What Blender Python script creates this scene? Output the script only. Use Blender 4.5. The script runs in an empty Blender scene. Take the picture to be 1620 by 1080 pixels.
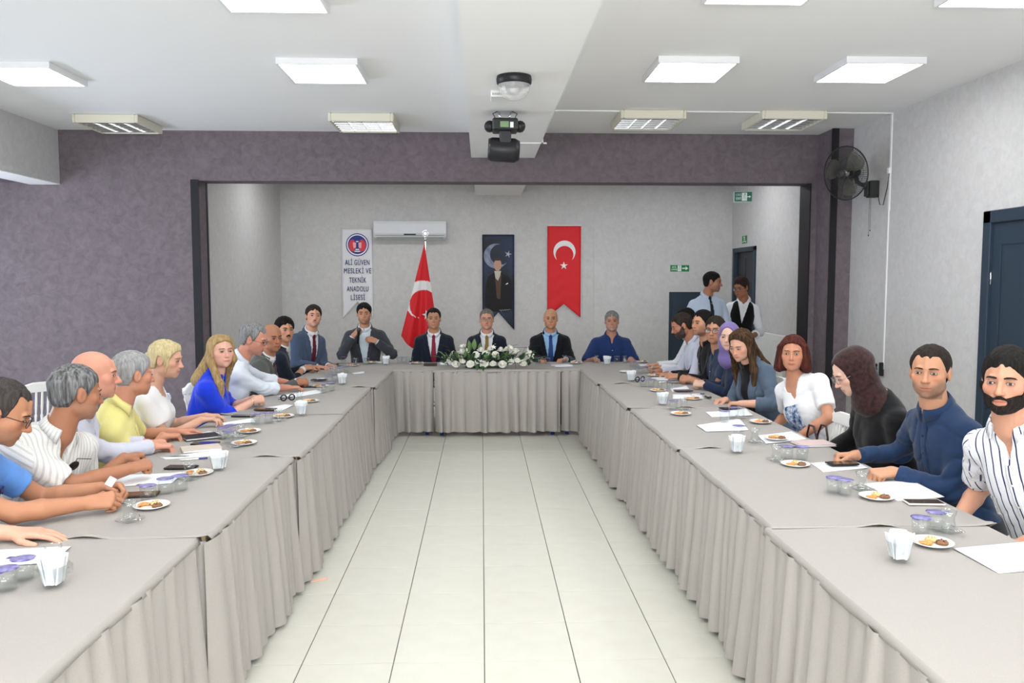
import bpy, bmesh, math, random
import numpy as np
from mathutils import Matrix, Vector, Euler
S = bpy.context.scene
COL = S.collection
R = math.radians
# ---------------------------------------------------------------- camera (level floor, lens 28.4 mm, tilted down 4.3 deg)
FPX = 1280.0; EYE = 1.70
PITCH = math.atan(96 / FPX); YAW = math.atan(48 * math.cos(PITCH) / FPX)
cd = bpy.data.cameras.new('camera'); cam = bpy.data.objects.new('camera', cd); COL.objects.link(cam)
cd.sensor_fit = 'HORIZONTAL'; cd.sensor_width = 36; cd.lens = 36 * FPX / 1620; cd.clip_start = .05; cd.clip_end = 100
cam.location = (0, 0, EYE); cam.rotation_euler = (math.pi / 2 - PITCH, 0, -YAW)
S.camera = cam
# ---------------------------------------------------------------- world, lights, exposure
w = bpy.data.worlds.new('sky'); S.world = w; w.use_nodes = True
bg = w.node_tree.nodes['Background']; bg.inputs['Color'].default_value = (.80, .90, 1.0, 1); bg.inputs['Strength'].default_value = 1.0
S.view_settings.view_transform = 'Standard'; S.view_settings.look = 'None'
S.view_settings.gamma = 1; S.view_settings.use_curve_mapping = False
S.view_settings.exposure = 0.6
S.cycles.max_bounces = 6; S.cycles.diffuse_bounces = 4; S.cycles.glossy_bounces = 3; S.cycles.transmission_bounces = 6; S.cycles.transparent_max_bounces = 28
S.cycles.caustics_reflective = False; S.cycles.caustics_refractive = False
S.cycles.use_denoising = True
S.cycles.sample_clamp_indirect = 4
def area(name, loc, rot, sx, sy, power, col=(1, 1, 1)):
    l = bpy.data.lights.new(name, 'AREA'); l.shape = 'RECTANGLE'; l.size = sx; l.size_y = sy; l.energy = power; l.color = col
    o = bpy.data.objects.new(name, l); COL.objects.link(o); o.location = loc; o.rotation_euler = rot
    o['kind'] = 'helper'
    return o
# added fill for assumed, unseen rear windows, daylight from the left bay (openings built below), and the photographer's flash bounced off the ceiling
area('rear_daylight_fill', (-.4, -3.9, 1.9), (R(90), 0, 0), 7.0, 2.2, 230, (.95, .97, 1.0))
area('daylight_bay', (-6.9, 6.6, 1.5), (0, R(-90), 0), 1.9, 2.6, 110, (.74, .83, 1.0))
area('flash', (.25, -.35, 1.95), (R(172), 0, 0), .25, .25, 150, (1, 1, 1))
# ---------------------------------------------------------------- materials
MATS = {}
def srgb(r, g, b):
    f = lambda c: (c / 255) / 12.92 if c / 255 <= .04045 else ((c / 255 + .055) / 1.055) ** 2.4
    return (f(r), f(g), f(b), 1)
def mat(name, col, rough=.6, metal=0., spec=.4, noise=None, bump=None, trans=0., ior=1.45, emit=None, alpha=1., attr=None, sheen=0., stretch=None):
    """principled material; noise=(scale, second colour, amount), bump=(scale, strength)"""
    if name in MATS: return MATS[name]
    m = bpy.data.materials.new(name); m.use_nodes = True; nt = m.node_tree; b = nt.nodes['Principled BSDF']
    c = col if len(col) == 4 else tuple(col) + (1,)
    b.inputs['Base Color'].default_value = c; b.inputs['Roughness'].default_value = rough; b.inputs['Metallic'].default_value = metal
    b.inputs['Specular IOR Level'].default_value = spec; b.inputs['IOR'].default_value = ior; b.inputs['Transmission Weight'].default_value = trans
    b.inputs['Alpha'].default_value = alpha; b.inputs['Sheen Weight'].default_value = sheen
    if emit: b.inputs['Emission Color'].default_value = emit[0]; b.inputs['Emission Strength'].default_value = emit[1]
    if noise or bump: tc = nt.nodes.new('ShaderNodeTexCoord')
    if noise:
        n = nt.nodes.new('ShaderNodeTexNoise'); n.inputs['Scale'].default_value = noise[0]; n.inputs['Detail'].default_value = 5
        mx = nt.nodes.new('ShaderNodeMix'); mx.data_type = 'RGBA'; rp = nt.nodes.new('ShaderNodeMapRange')
        rp.inputs[1].default_value = .35; rp.inputs[2].default_value = .65; rp.inputs[4].default_value = noise[2]
        src = tc.outputs['Object']
        if stretch:
            mp = nt.nodes.new('ShaderNodeMapping'); mp.inputs['Scale'].default_value = (1, 1, stretch); nt.links.new(src, mp.inputs['Vector']); src = mp.outputs['Vector']
        nt.links.new(src, n.inputs['Vector']); nt.links.new(n.outputs['Fac'], rp.inputs[0]); nt.links.new(rp.outputs[0], mx.inputs[0])
        mx.inputs[6].default_value = c; mx.inputs[7].default_value = noise[1]
        nt.links.new(mx.outputs[2], b.inputs['Base Color'])
    if attr:
        a = nt.nodes.new('ShaderNodeAttribute'); a.attribute_name = attr; nt.links.new(a.outputs['Color'], b.inputs['Base Color'])
    if bump:
        n2 = nt.nodes.new('ShaderNodeTexNoise'); n2.inputs['Scale'].default_value = bump[0]; n2.inputs['Detail'].default_value = 3
        bp = nt.nodes.new('ShaderNodeBump'); bp.inputs['Strength'].default_value = bump[1]; bp.inputs['Distance'].default_value = .01
        nt.links.new(mp.outputs['Vector'] if stretch else tc.outputs['Object'], n2.inputs['Vector']); nt.links.new(n2.outputs['Fac'], bp.inputs['Height']); nt.links.new(bp.outputs['Normal'], b.inputs['Normal'])
    MATS[name] = m
    return m
# ---------------------------------------------------------------- plain mesh builder
class MB:
    def __init__(s): s.v = []; s.f = []; s.sm = []; s.mi = []; s.cur = 0
    def quad_grid(s, P, nu, nv, cu=False, cv=False, smooth=True):
        b = len(s.v); s.v += [tuple(p) for p in P]
        for i in range(nu if cu else nu - 1):
            for j in range(nv if cv else nv - 1):
                a = i * nv + j; c = ((i + 1) % nu) * nv + j; d = ((i + 1) % nu) * nv + (j + 1) % nv; e = i * nv + (j + 1) % nv
                s.f.append((b + a, b + c, b + d, b + e)); s.sm.append(smooth); s.mi.append(s.cur)
        return s
    def face(s, pts, smooth=False):
        b = len(s.v); s.v += [tuple(p) for p in pts]; s.f.append(tuple(range(b, b + len(pts)))); s.sm.append(smooth); s.mi.append(s.cur); return s
    def box(s, x0, x1, y0, y1, z0, z1, bev=0., M=None):
        """box, bevelled on every edge when bev > 0"""
        xs = (x0, x1); ys = (y0, y1); zs = (z0, z1)
        b = len(s.v)
        if bev <= 0:
            P = [(x, y, z) for x in xs for y in ys for z in zs]
            F = [(0, 1, 3, 2), (4, 6, 7, 5), (0, 4, 5, 1), (2, 3, 7, 6), (0, 2, 6, 4), (1, 5, 7, 3)]
        else:
            P = []; idx = {}
            for i in (0, 1):
                for j in (0, 1):
                    for k in (0, 1):
                        c = (xs[i], ys[j], zs[k]); sg = (1 - 2 * i, 1 - 2 * j, 1 - 2 * k)
                        for a in range(3):
                            p = [c[t] + (0 if t == a else sg[t] * bev) for t in range(3)]
                            idx[i, j, k, a] = len(P); P.append(tuple(p))
            F = []
            for a in range(3):
                o1, o2 = (a + 1) % 3, (a + 2) % 3
                for e in (0, 1):
                    q = []
                    for u, v in ((0, 0), (1, 0), (1, 1), (0, 1)):
                        t = [0, 0, 0]; t[a] = e; t[o1] = u; t[o2] = v; q.append(idx[tuple(t) + (a,)])
                    F.append(tuple(q if e else q[::-1]))
                for u in (0, 1):
                    for v in (0, 1):
                        t0 = [0, 0, 0]; t0[o1] = u; t0[o2] = v; t1 = list(t0); t1[a] = 1
                        q = (idx[tuple(t0) + (o1,)], idx[tuple(t1) + (o1,)], idx[tuple(t1) + (o2,)], idx[tuple(t0) + (o2,)])
                        F.append(q if (u + v) % 2 else q[::-1])
            for i in (0, 1):
                for j in (0, 1):
                    for k in (0, 1):
                        q = (idx[i, j, k, 0], idx[i, j, k, 1], idx[i, j, k, 2]); F.append(q if (i + j + k) % 2 else q[::-1])
        s.v += [tuple(M @ Vector(p)) if M else p for p in P]
        for q in F: s.f.append(tuple(b + t for t in q)); s.sm.append(False); s.mi.append(s.cur)
        return s
    def lathe(s, prof, n=20, c=(0, 0, 0), M=None, smooth=True, close=False):
        """prof [(r,z)...] turned about z at c"""
        P = []
        for r, z in prof:
            for k in range(n):
                a = 2 * math.pi * k / n; p = Vector((c[0] + r * math.cos(a), c[1] + r * math.sin(a), c[2] + z)); P.append(tuple(M @ p) if M else tuple(p))
        return s.quad_grid([P[i * n + (n - j) % n] for i in range(len(prof)) for j in range(n)], len(prof), n, close, True, smooth)
    def tube(s, pts, r, n=8, closed=False, caps=True, flat=1.):
        pts = [Vector(p) for p in pts]; m = len(pts); P = []; up = None
        for i, p in enumerate(pts):
            t = (pts[(i + 1) % m] - pts[i - 1]) if closed else (pts[min(i + 1, m - 1)] - pts[max(i - 1, 0)])
            t.normalize()
            if up is None: up = Vector((0, 0, 1)) if abs(t.z) < .9 else Vector((1, 0, 0))
            x = t.cross(up); x.normalize(); y = x.cross(t); up = y
            rr = r[i] if isinstance(r, (list, tuple)) else r
            for k in range(n):
                a = 2 * math.pi * k / n; P.append(tuple(p + x * (rr * math.cos(a)) + y * (rr * flat * math.sin(a))))
        b = len(s.v)
        s.quad_grid(P, m, n, closed, True)
        if caps and not closed:
            s.f.append(tuple(b + k for k in range(n))); s.sm.append(False); s.mi.append(s.cur)
            s.f.append(tuple(b + (m - 1) * n + n - 1 - k for k in range(n))); s.sm.append(False); s.mi.append(s.cur)
        return s
    def prism(s, poly, y0, y1, plane='xz', M=None):
        """polygon (a,b) extruded between y0 and y1 across the plane"""
        n = len(poly); b = len(s.v)
        def pt(a, c, t):
            p = {'xz': (a, t, c), 'xy': (a, c, t), 'yz': (t, a, c)}[plane]
            return tuple(M @ Vector(p)) if M else p
        s.v += [pt(a, c, y0) for a, c in poly] + [pt(a, c, y1) for a, c in poly]
        ar = sum(poly[i][0] * poly[(i + 1) % n][1] - poly[(i + 1) % n][0] * poly[i][1] for i in range(n))
        fl = (ar > 0) != (plane == 'xz'); fl = not fl if y1 < y0 else fl
        F = [tuple(range(n))[::-1], tuple(range(n, 2 * n))] + [(i, (i + 1) % n, n + (i + 1) % n, n + i) for i in range(n)]
        for q in F: s.f.append(tuple(b + t for t in (q if fl else q[::-1]))); s.sm.append(False); s.mi.append(s.cur)
        return s
    def build(s, name, m, parent=None, loc=(0, 0, 0), rot=(0, 0, 0)):
        me = bpy.data.meshes.new(name); me.from_pydata(s.v, [], s.f)
        for x in (m if isinstance(m, (list, tuple)) else [m]): me.materials.append(x)
        me.polygons.foreach_set('use_smooth', s.sm); me.polygons.foreach_set('material_index', s.mi); me.update()
        o = bpy.data.objects.new(name, me); COL.objects.link(o); o.location = loc; o.rotation_euler = rot
        if parent: o.parent = parent
        return o
def tag(o, label=None, cat=None, group=None, kind=None):
    if label: o['label'] = label
    if cat: o['category'] = cat
    if group: o['group'] = group
    if kind: o['kind'] = kind
    return o
def thing(name, label, cat, loc=(0, 0, 0), rz=0., group=None):
    o = bpy.data.objects.new(name, None); COL.objects.link(o); o.location = loc; o.rotation_euler = (0, 0, rz); o.empty_display_size = .05
    return tag(o, label, cat, group)
def struct(o): o['kind'] = 'structure'; return o
KIDS = {}
def kids(o):
    return [c for c in o.children]
def dup(root, loc, rz=0., label=None, group=None, cat=None):
    r = root.copy(); COL.objects.link(r); r.location = loc; r.rotation_euler = (0, 0, rz)
    if label: r['label'] = label
    if group: r['group'] = group
    for ch in kids(root):
        c = ch.copy(); COL.objects.link(c); c.parent = r
        for g in kids(ch):
            d = g.copy(); COL.objects.link(d); d.parent = c
    return r
def rb(o, wdt=.004, seg=2):
    md = o.modifiers.new('bevel', 'BEVEL'); md.width = wdt; md.segments = seg; md.limit_method = 'ANGLE'; md.angle_limit = R(40); return o
# ---------------------------------------------------------------- the room shell
def plaster(name, c1, c2, sc=5., bump=.15):
    """mottled wallpaper: two tones in soft clouds plus a fine grain"""
    m = bpy.data.materials.new(name); m.use_nodes = True; nt = m.node_tree; b = nt.nodes['Principled BSDF']; L = nt.links.new
    tc = nt.nodes.new('ShaderNodeTexCoord'); n1 = nt.nodes.new('ShaderNodeTexNoise'); n1.inputs['Scale'].default_value = sc; n1.inputs['Detail'].default_value = 8; n1.inputs['Roughness'].default_value = .68; n1.inputs['Distortion'].default_value = .8
    mr = nt.nodes.new('ShaderNodeMapRange'); mr.inputs[1].default_value = .32; mr.inputs[2].default_value = .68
    mx = nt.nodes.new('ShaderNodeMix'); mx.data_type = 'RGBA'; mx.inputs[6].default_value = c1; mx.inputs[7].default_value = c2
    L(tc.outputs['Object'], n1.inputs['Vector']); L(n1.outputs['Fac'], mr.inputs[0]); L(mr.outputs[0], mx.inputs[0]); L(mx.outputs[2], b.inputs['Base Color'])
    n2 = nt.nodes.new('ShaderNodeTexNoise'); n2.inputs['Scale'].default_value = 90; bp = nt.nodes.new('ShaderNodeBump'); bp.inputs['Strength'].default_value = bump; bp.inputs['Distance'].default_value = .004
    L(tc.outputs['Object'], n2.inputs['Vector']); L(n2.outputs['Fac'], bp.inputs['Height']); L(bp.outputs['Normal'], b.inputs['Normal'])
    b.inputs['Roughness'].default_value = .75; b.inputs['Specular IOR Level'].default_value = .2; MATS[name] = m
    return m
M_GREY = plaster('grey_wallpaper', srgb(208, 207, 206), srgb(196, 194, 193), 13.)
M_DARK = plaster('plum_wallpaper', srgb(121, 111, 116), srgb(101, 93, 97), 11.)
M_CEIL = mat('ceiling_paint', srgb(243, 243, 243), rough=.9, spec=.1, bump=(60, .02))
M_NAVYDOOR = mat('dark_slate_door', srgb(44, 58, 72), rough=.45, spec=.4)
M_BLACK = mat('black_trim', srgb(24, 23, 27), rough=.5)
M_WHITE = mat('white_plastic', srgb(236, 237, 236), rough=.4)
M_CHROME = mat('chrome', (.75, .75, .77, 1), rough=.18, metal=1.)
CZ = 3.37; XR = 4.1; WY = 9.3; BY = 13.2; XL = -7.2; RY = -4.2
def wall(name, *boxes, m=M_GREY):
    mb = MB()
    for b_ in boxes: mb.box(*b_)
    return struct(mb.build(name, m))
# floor: cream tiles with dark joints, each tile a piece
fl = MB(); fl.box(XL, XR + .2, RY, BY + .2, -.12, -.004); floor = struct(fl.build('floor', mat('grout', srgb(96, 94, 88), rough=.9)))
M_TILE = mat('cream_tile', srgb(206, 205, 194), rough=.38, spec=.3, noise=(9, srgb(201, 200, 188), .7))
TS = .406; TX0 = .008; TY0 = 7.57
tm = MB(); tm.box(-TS / 2 + .0022, TS / 2 - .0022, -TS / 2 + .0014, TS / 2 - .0014, -.01, 0, .0012)
proto = None; rng = random.Random(5)
tiles_far = MB()
for iy in range(-13, 24):
    for ix in range(-18, 11):
        x = TX0 + (ix + .5) * TS; y = TY0 - (iy + .5) * TS + .0
        if not (XL < x < XR + .1 and RY < y < BY): continue
        if -1.05 - TS < x < 1.12 + TS and 3.0 < y < 9.0:
            if proto is None: proto = tm.build('tile', M_TILE, floor); t = proto
            else: t = proto.copy(); COL.objects.link(t); t.parent = floor
            t.location = (x, y, rng.uniform(-.0006, .0004)); t.rotation_euler = (rng.uniform(-.0012, .0012), rng.uniform(-.0012, .0012), 0)
        else: tiles_far.box(x - TS / 2 + .0022, x + TS / 2 - .0022, y - TS / 2 + .0014, y + TS / 2 - .0014, -.01, 0)
o = tiles_far.build('outer_tiles', M_TILE, floor); o['kind'] = 'stuff'
wall('ceiling', (XL, XR + .2, RY, BY + .2, CZ, CZ + .12), m=M_CEIL)
wall('wall_right', (XR, XR + .18, RY, 6.0 - .42, 0, CZ), (XR, XR + .18, 5.58, 6.48, 2.26, CZ), (XR, XR + .18, 6.48, 12.0, 0, CZ), (XR, XR + .18, 12.0, 13.06, 2.22, CZ), (XR, XR + .18, 13.06, BY + .2, 0, CZ))
wall('wall_back', (-3.4, 3.07, BY, BY + .2, 0, CZ), (3.07, 3.72, BY, BY + .2, 1.52, CZ), (3.72, XR + .1, BY, BY + .2, 0, CZ))
wall('wall_left', (-3.45, -3.22, WY + .25, BY, 0, CZ))
wall('wall_front', (-5.01, -3.17, WY, WY + .27, 0, CZ), (-3.17, 3.79, WY, WY + .27, 2.82, CZ), (3.79, XR, WY, WY + .27, 0, CZ), m=M_DARK)
wall('wall_bay', (XL, -5.01, WY, WY + .27, 0, CZ), m=M_DARK)
# left bay: window wall, lowered ceiling and the grey drop beam
wall('wall_window', (XL, XL + .2, RY, 4.9, 0, CZ), (XL, XL + .2, 8.2, WY, 0, CZ), (XL, XL + .2, 4.9, 8.2, 0, .7), (XL, XL + .2, 4.9, 8.2, 2.4, CZ))
wall('trim_1', (-5.02, -4.69, RY, WY - .001, 2.774, CZ - .001))
wall('trim_2', (XL + .2, -5.02, RY, WY - .001, 2.79, 2.85), m=M_DARK)
wall('trim_3', (-5.02, -4.685, RY, WY - .002, 2.768, 2.776), m=M_CEIL)
# unseen rear wall; its big windows are added to let daylight in
wall('wall_rear', (XL, -4.2, RY, RY + .2, 0, CZ), (3.4, XR, RY, RY + .2, 0, CZ), (-4.2, 3.4, RY, RY + .2, 0, .7), (-4.2, 3.4, RY, RY + .2, 3.05, CZ))
def window(name, boxes, panes):
    mb = MB()
    for b_ in boxes: mb.box(*b_)
    o = struct(mb.build(name, M_WHITE))
    for p in panes: q = MB(); q.box(*p); q.build('pane', mat('window_glass', (1, 1, 1, 1), rough=0., alpha=.08), o)
xs = np.linspace(-4.2, 3.4, 6)
window('window_added', [(x - .03, x + .03, RY + .06, RY + .14, .7, 3.05) for x in xs] + [(-4.2, 3.4, RY + .06, RY + .14, z - .03, z + .03) for z in (.73, 2.3, 3.02)], [(xs[i] + .03, xs[i + 1] - .03, RY + .09, RY + .10, .75, 3.0) for i in range(5)])
ys = np.linspace(4.9, 8.2, 4)
window('window_2', [(XL + .06, XL + .14, y - .03, y + .03, .7, 2.4) for y in ys] + [(XL + .06, XL + .14, 4.9, 8.2, z - .03, z + .03) for z in (.73, 2.37)], [(XL + .09, XL + .10, ys[i] + .03, ys[i + 1] - .03, .75, 2.35) for i in range(3)])
# the ceiling beam down the middle of the room, and its far half in the alcove
wall('trim_4', (-.115, .605, RY, WY, 3.09, CZ - .001), (-.10, .64, WY + .27, BY, 3.075, CZ - .001), m=M_CEIL)
# opening trims
wall('trim_5', (-3.255, -3.168, WY - .012, WY + .01, 0, 2.83), (-3.18, -3.163, WY + .24, WY + .285, 0, 2.82), m=M_BLACK)
wall('trim_6', (3.785, 3.80, WY - .01, WY + .29, 0, 2.82), m=M_BLACK)
# pillar at the right end of the plum wall: side face, black corner strip, front face
wall('trim_7', (3.87, XR, 8.9, WY - .001, 0, CZ - .001), m=M_DARK)
wall('trim_8', (3.855, 3.93, 8.888, 8.91, 0, CZ - .002), m=M_BLACK)
# relief field and wallpaper seams in the alcove
wall('trim_9', (1.83, XR - .001, BY - .012, BY + .01, 0.0, 2.846))
wall('trim_10', (-.05, -.046, BY - .004, BY, 0, CZ - .3))
wall('trim_11', (-3.22, XR, WY + .27, WY + .29, 2.82, 2.835), m=M_DARK)
# cable ducts: along the ceiling, down the right wall, across the beam end
wall('trim_12', (.62, XR - .001, 8.05, 8.075, CZ - .014, CZ - .001), m=M_WHITE)
wall('trim_13', (XR - .014, XR - .001, 8.05, 8.075, 2.4, CZ - .014), m=M_WHITE)
wall('trim_14', (XR - .012, XR - .001, 8.06, 8.075, .8, 2.4), m=M_WHITE)
wall('trim_15', (.22, .66, 8.27, 8.292, 3.078, 3.091), (.606, .625, 8.27, 8.292, 3.078, CZ - .002), m=M_WHITE)
# ---------------------------------------------------------------- doors
def door_right():
    m = MB(); y0, y1, zt = 5.58, 6.48, 2.26
    m.box(XR - .03, XR + .1, y1 - .10, y1, 0, zt, .006); m.box(XR - .03, XR + .1, y0, y0 + .10, 0, zt, .006); m.box(XR - .03, XR + .1, y0, y1, zt - .10, zt, .006)
    fr = struct(m.build('door_1', M_NAVYDOOR))
    l = MB(); l.box(XR, XR + .04, y0 + .102, y1 - .102, .01, zt - .102)
    for za, zb in ((.18, .95), (1.08, 2.0)):                     # raised panel frames
        for b_ in ((y0 + .20, y0 + .215, za, zb), (y1 - .215, y1 - .20, za, zb), (y0 + .20, y1 - .20, za, za + .015), (y0 + .20, y1 - .20, zb - .015, zb)): l.box(XR - .008, XR + .001, *b_, .002)
        l.box(XR - .005, XR + .001, y0 + .24, y1 - .24, za + .04, zb - .04, .003)
    lf = l.build('door_leaf', M_NAVYDOOR, fr)
    for z in (.3, 1.72):
        h = MB(); h.lathe([(0, z - .05), (.008, z - .05), (.008, z + .05), (0, z + .05)], 10, (XR - .008, y1 - .101, 0)); h.build('hinge', M_CHROME, fr)
    h = MB(); h.tube([(XR, y0 + .17, 1.02), (XR - .05, y0 + .17, 1.02), (XR - .05, y0 + .28, 1.02)], .010, 8); h.build('handle', M_CHROME, fr)
door_right()
def door_alcove():
    m = MB(); y0, y1, zt = 12.0, 13.06, 2.22
    m.box(XR - .03, XR + .1, y1 - .07, y1, 0, zt, .006); m.box(XR - .03, XR + .1, y0, y0 + .07, 0, zt, .006); m.box(XR - .03, XR + .1, y0, y1, zt - .07, zt, .006)
    fr = struct(m.build('door_2', M_NAVYDOOR))
    l = MB(); l.box(XR + .03, XR + .07, y0 + .072, y1 - .072, .01, zt - .072)
    for a, b_ in ((y0 + .12, y0 + .48), (y0 + .56, y1 - .12)): l.box(XR + .024, XR + .031, a, b_, .2, 1.0, .003); l.box(XR + .024, XR + .031, a, b_, 1.15, 2.05, .003)
    l.build('door_leaf', mat('dark_door_leaf', srgb(28, 33, 42), rough=.4), fr)
door_alcove()
m = MB(); m.box(3.07, 3.72, BY - .015, BY + .15, 0.0, 1.52, .005); o = struct(m.build('door_3', M_NAVYDOOR))
m = MB(); m.box(3.12, 3.67, BY - .03, BY - .014, .05, 1.47, .004); m.build('door_leaf', M_NAVYDOOR, o)
# ---------------------------------------------------------------- ceiling lights
M_GLOW = mat('led_diffuser', (1, 1, 1, 1), emit=((.97, .985, 1.0, 1), 9.5))
M_ALU = mat('white_alu', srgb(232, 232, 234), rough=.45)
lp = None
LN = {(-1.235, 6.57): 'square LED ceiling panel, left of the beam, in the far row', (1.625, 6.42): 'square LED ceiling panel, just right of the beam, in the far row', (3.03, 6.38): 'square LED ceiling panel by the right wall, far row, whole',
      (-3.6, 6.75): 'square LED ceiling panel cut by the left edge', (-1.22, 4.80): 'square LED ceiling panel cut by the top edge, left of the beam', (1.60, 4.55): 'square LED ceiling panel cut by the top edge, right of the beam', (3.0, 4.55): 'square LED ceiling panel cut by the top edge near right wall'}
def led(x, y, label):
    global lp
    if lp is None:
        t = thing('ceiling_panel_light', label, 'ceiling light', (x, y, CZ), 0, 'LED ceiling panels')
        f = MB(); a = .305
        for b_ in ((-a, -a + .018, -a, a), (a - .018, a, -a, a), (-a + .018, a - .018, -a, -a + .018), (-a + .018, a - .018, a - .018, a)): f.box(*b_, -.05, -.001)
        f.build('frame', M_ALU, t)
        d = MB(); d.box(-a + .018, a - .018, -a + .018, a - .018, -.047, -.035); d.build('diffuser', M_GLOW, t); lp = t
    else: t = dup(lp, (x, y, CZ), 0, label, 'LED ceiling panels')
    return t
for (x, y), lb in LN.items(): led(x, y, lb)
XN = {-3.6: 'over the left bay side', -1.22: 'left of the beam', 1.6: 'right of the beam', 3.0: 'by the right wall'}
for x in XN:
    for y, w_ in ((2.8, 'above the nearest tables'), (-.6, 'by the rear windows')): led(x, y, 'square LED ceiling panel %s, %s' % (w_, XN[x]))
for x, w_ in ((-2.3, 'leftmost'), (-.75, 'left of the beam'), (1.6, 'right of the beam'), (3.2, 'rightmost')): led(x, 11.3, 'square LED ceiling panel inside the alcove, %s' % w_)
M_CREAM = mat('aged_cream_metal', srgb(224, 220, 203), rough=.5)
M_LOUV = mat('louvre_alu', (.62, .63, .62, 1), rough=.22, metal=1.)
lv = None
for x, y, lb in ((-3.78, 8.74, 'old louvred ceiling light, nearest the left drop beam'), (-1.2, 8.58, 'old louvred ceiling light just left of the beam'), (1.69, 8.33, 'old louvred ceiling light just right of the beam'), (3.08, 8.30, 'old louvred ceiling light nearest the wall fan')):
    if lv is None:
        t = thing('louvre_light', lb, 'ceiling light', (x, y, CZ), 0, 'old louvred ceiling lights'); a = .325
        f = MB()
        for b_ in ((-a, -a + .03, -a, a), (a - .03, a, -a, a), (-a + .03, a - .03, -a, -a + .03), (-a + .03, a - .03, a - .03, a)): f.box(*b_, -.085, -.001, .008)
        f.build('housing', M_CREAM, t)
        f = MB(); f.box(-a + .03, a - .03, -a + .03, a - .03, -.02, -.012); f.build('reflector', mat('reflector_white', srgb(214, 214, 208), rough=.35), t)
        for k in range(3):
            for j in range(1): 
                xx = -a + .03 + (k + 1) * (2 * a - .06) / 4; f = MB(); f.prism([(xx - .010, -.03), (xx + .010, -.03), (xx + .003, -.08), (xx - .003, -.08)], -a + .03, a - .03); f.build('long_louvre', M_LOUV, t)
        for k in range(6):
            yy = -a + .03 + (k + .5) * (2 * a - .06) / 6; f = MB(); f.prism([(yy - .008, -.03), (yy + .008, -.03), (yy + .002, -.08), (yy - .002, -.08)], -a + .03, a - .03, 'yz'); f.build('cross_louvre', M_LOUV, t)
        for k in range(4):
            xx = -a + .03 + (k + .5) * (2 * a - .06) / 4; f = MB(); f.tube([(xx, -a + .04, -.035), (xx, a - .04, -.035)], .010, 8); f.build('tube', mat('dead_tube', srgb(222, 222, 220), rough=.3), t)
        lv = t
    else: dup(lv, (x, y, CZ), 0, lb, 'old louvred ceiling lights')
# ---------------------------------------------------------------- signed-distance modelling (people, cookies, drapery)
def V3(*a): return np.array(a, float)
def unit(v):
    v = np.asarray(v, float); return v / (np.linalg.norm(v) + 1e-12)
class Fr:                                       # a local frame: origin + columns x,y,z
    def __init__(s, o, x, y, z): s.o = np.array(o, float); s.R = np.stack([x, y, z], 1)
    def l(s, P): return (P - s.o) @ s.R
    def w(s, p): return s.o + s.R @ np.asarray(p, float)
    def wd(s, p): return s.R @ np.asarray(p, float)
def smin(a, b, k):
    if k <= 0: return np.minimum(a, b)
    h = np.maximum(k - np.abs(a - b), 0) / k
    return np.minimum(a, b) - h * h * k * .25
def smax(a, b, k): return -smin(-a, -b, k)
def dell(p, c, r):
    q = (p - c) / r
    k0 = np.sqrt((q * q).sum(1)) + 1e-9; q = q / r; k1 = np.sqrt((q * q).sum(1)) + 1e-9
    return k0 * (k0 - 1) / k1
def dcap(p, a, b, ra, rb):
    ba = b - a; pa = p - a
    h = np.clip((pa @ ba) / (ba @ ba + 1e-12), 0, 1)
    q = pa - h[:, None] * ba
    return np.sqrt((q * q).sum(1)) - (ra + (rb - ra) * h)
class Sdf:
    """ordered list of shapes blended by smooth union / subtraction, each with a bounding sphere"""
    def __init__(s): s.p = []
    def add(s, f, c, r, k=0., op='u'): s.p.append((f, np.array(c, float), float(r), k, op)); return s
    def ell(s, fr, c, r, k=.01, op='u'):
        c = V3(*c); r = V3(*r)
        return s.add(lambda P: dell(fr.l(P), c, r), fr.w(c), r.max(), k, op)
    def cap(s, a, b, ra, rb, k=.01, op='u'):
        a = V3(*a); b = V3(*b)
        return s.add(lambda P: dcap(P, a, b, ra, rb), (a + b) / 2, np.linalg.norm(a - b) / 2 + max(ra, rb), k, op)
    def ev(s, P, c=None, rad=0.):
        d = np.full(len(P), 9.)
        for f, pc, pr, k, op in s.p:
            if c is not None and np.linalg.norm(c - pc) - pr - rad > .05: continue
            v = f(P)
            if op == 'u': d = smin(d, v, k)
            elif op == 's': d = smax(d, -v, k)
            else: d = smax(d, v, k)
        return d
def axis(lo, hi, h, fine):
    c = [lo]
    while c[-1] < hi:
        x = c[-1]; st = h
        for a, b, hf in fine:
            if a - h < x < b: st = min(st, hf)
        c.append(x + st)
    return np.array(c)
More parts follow.
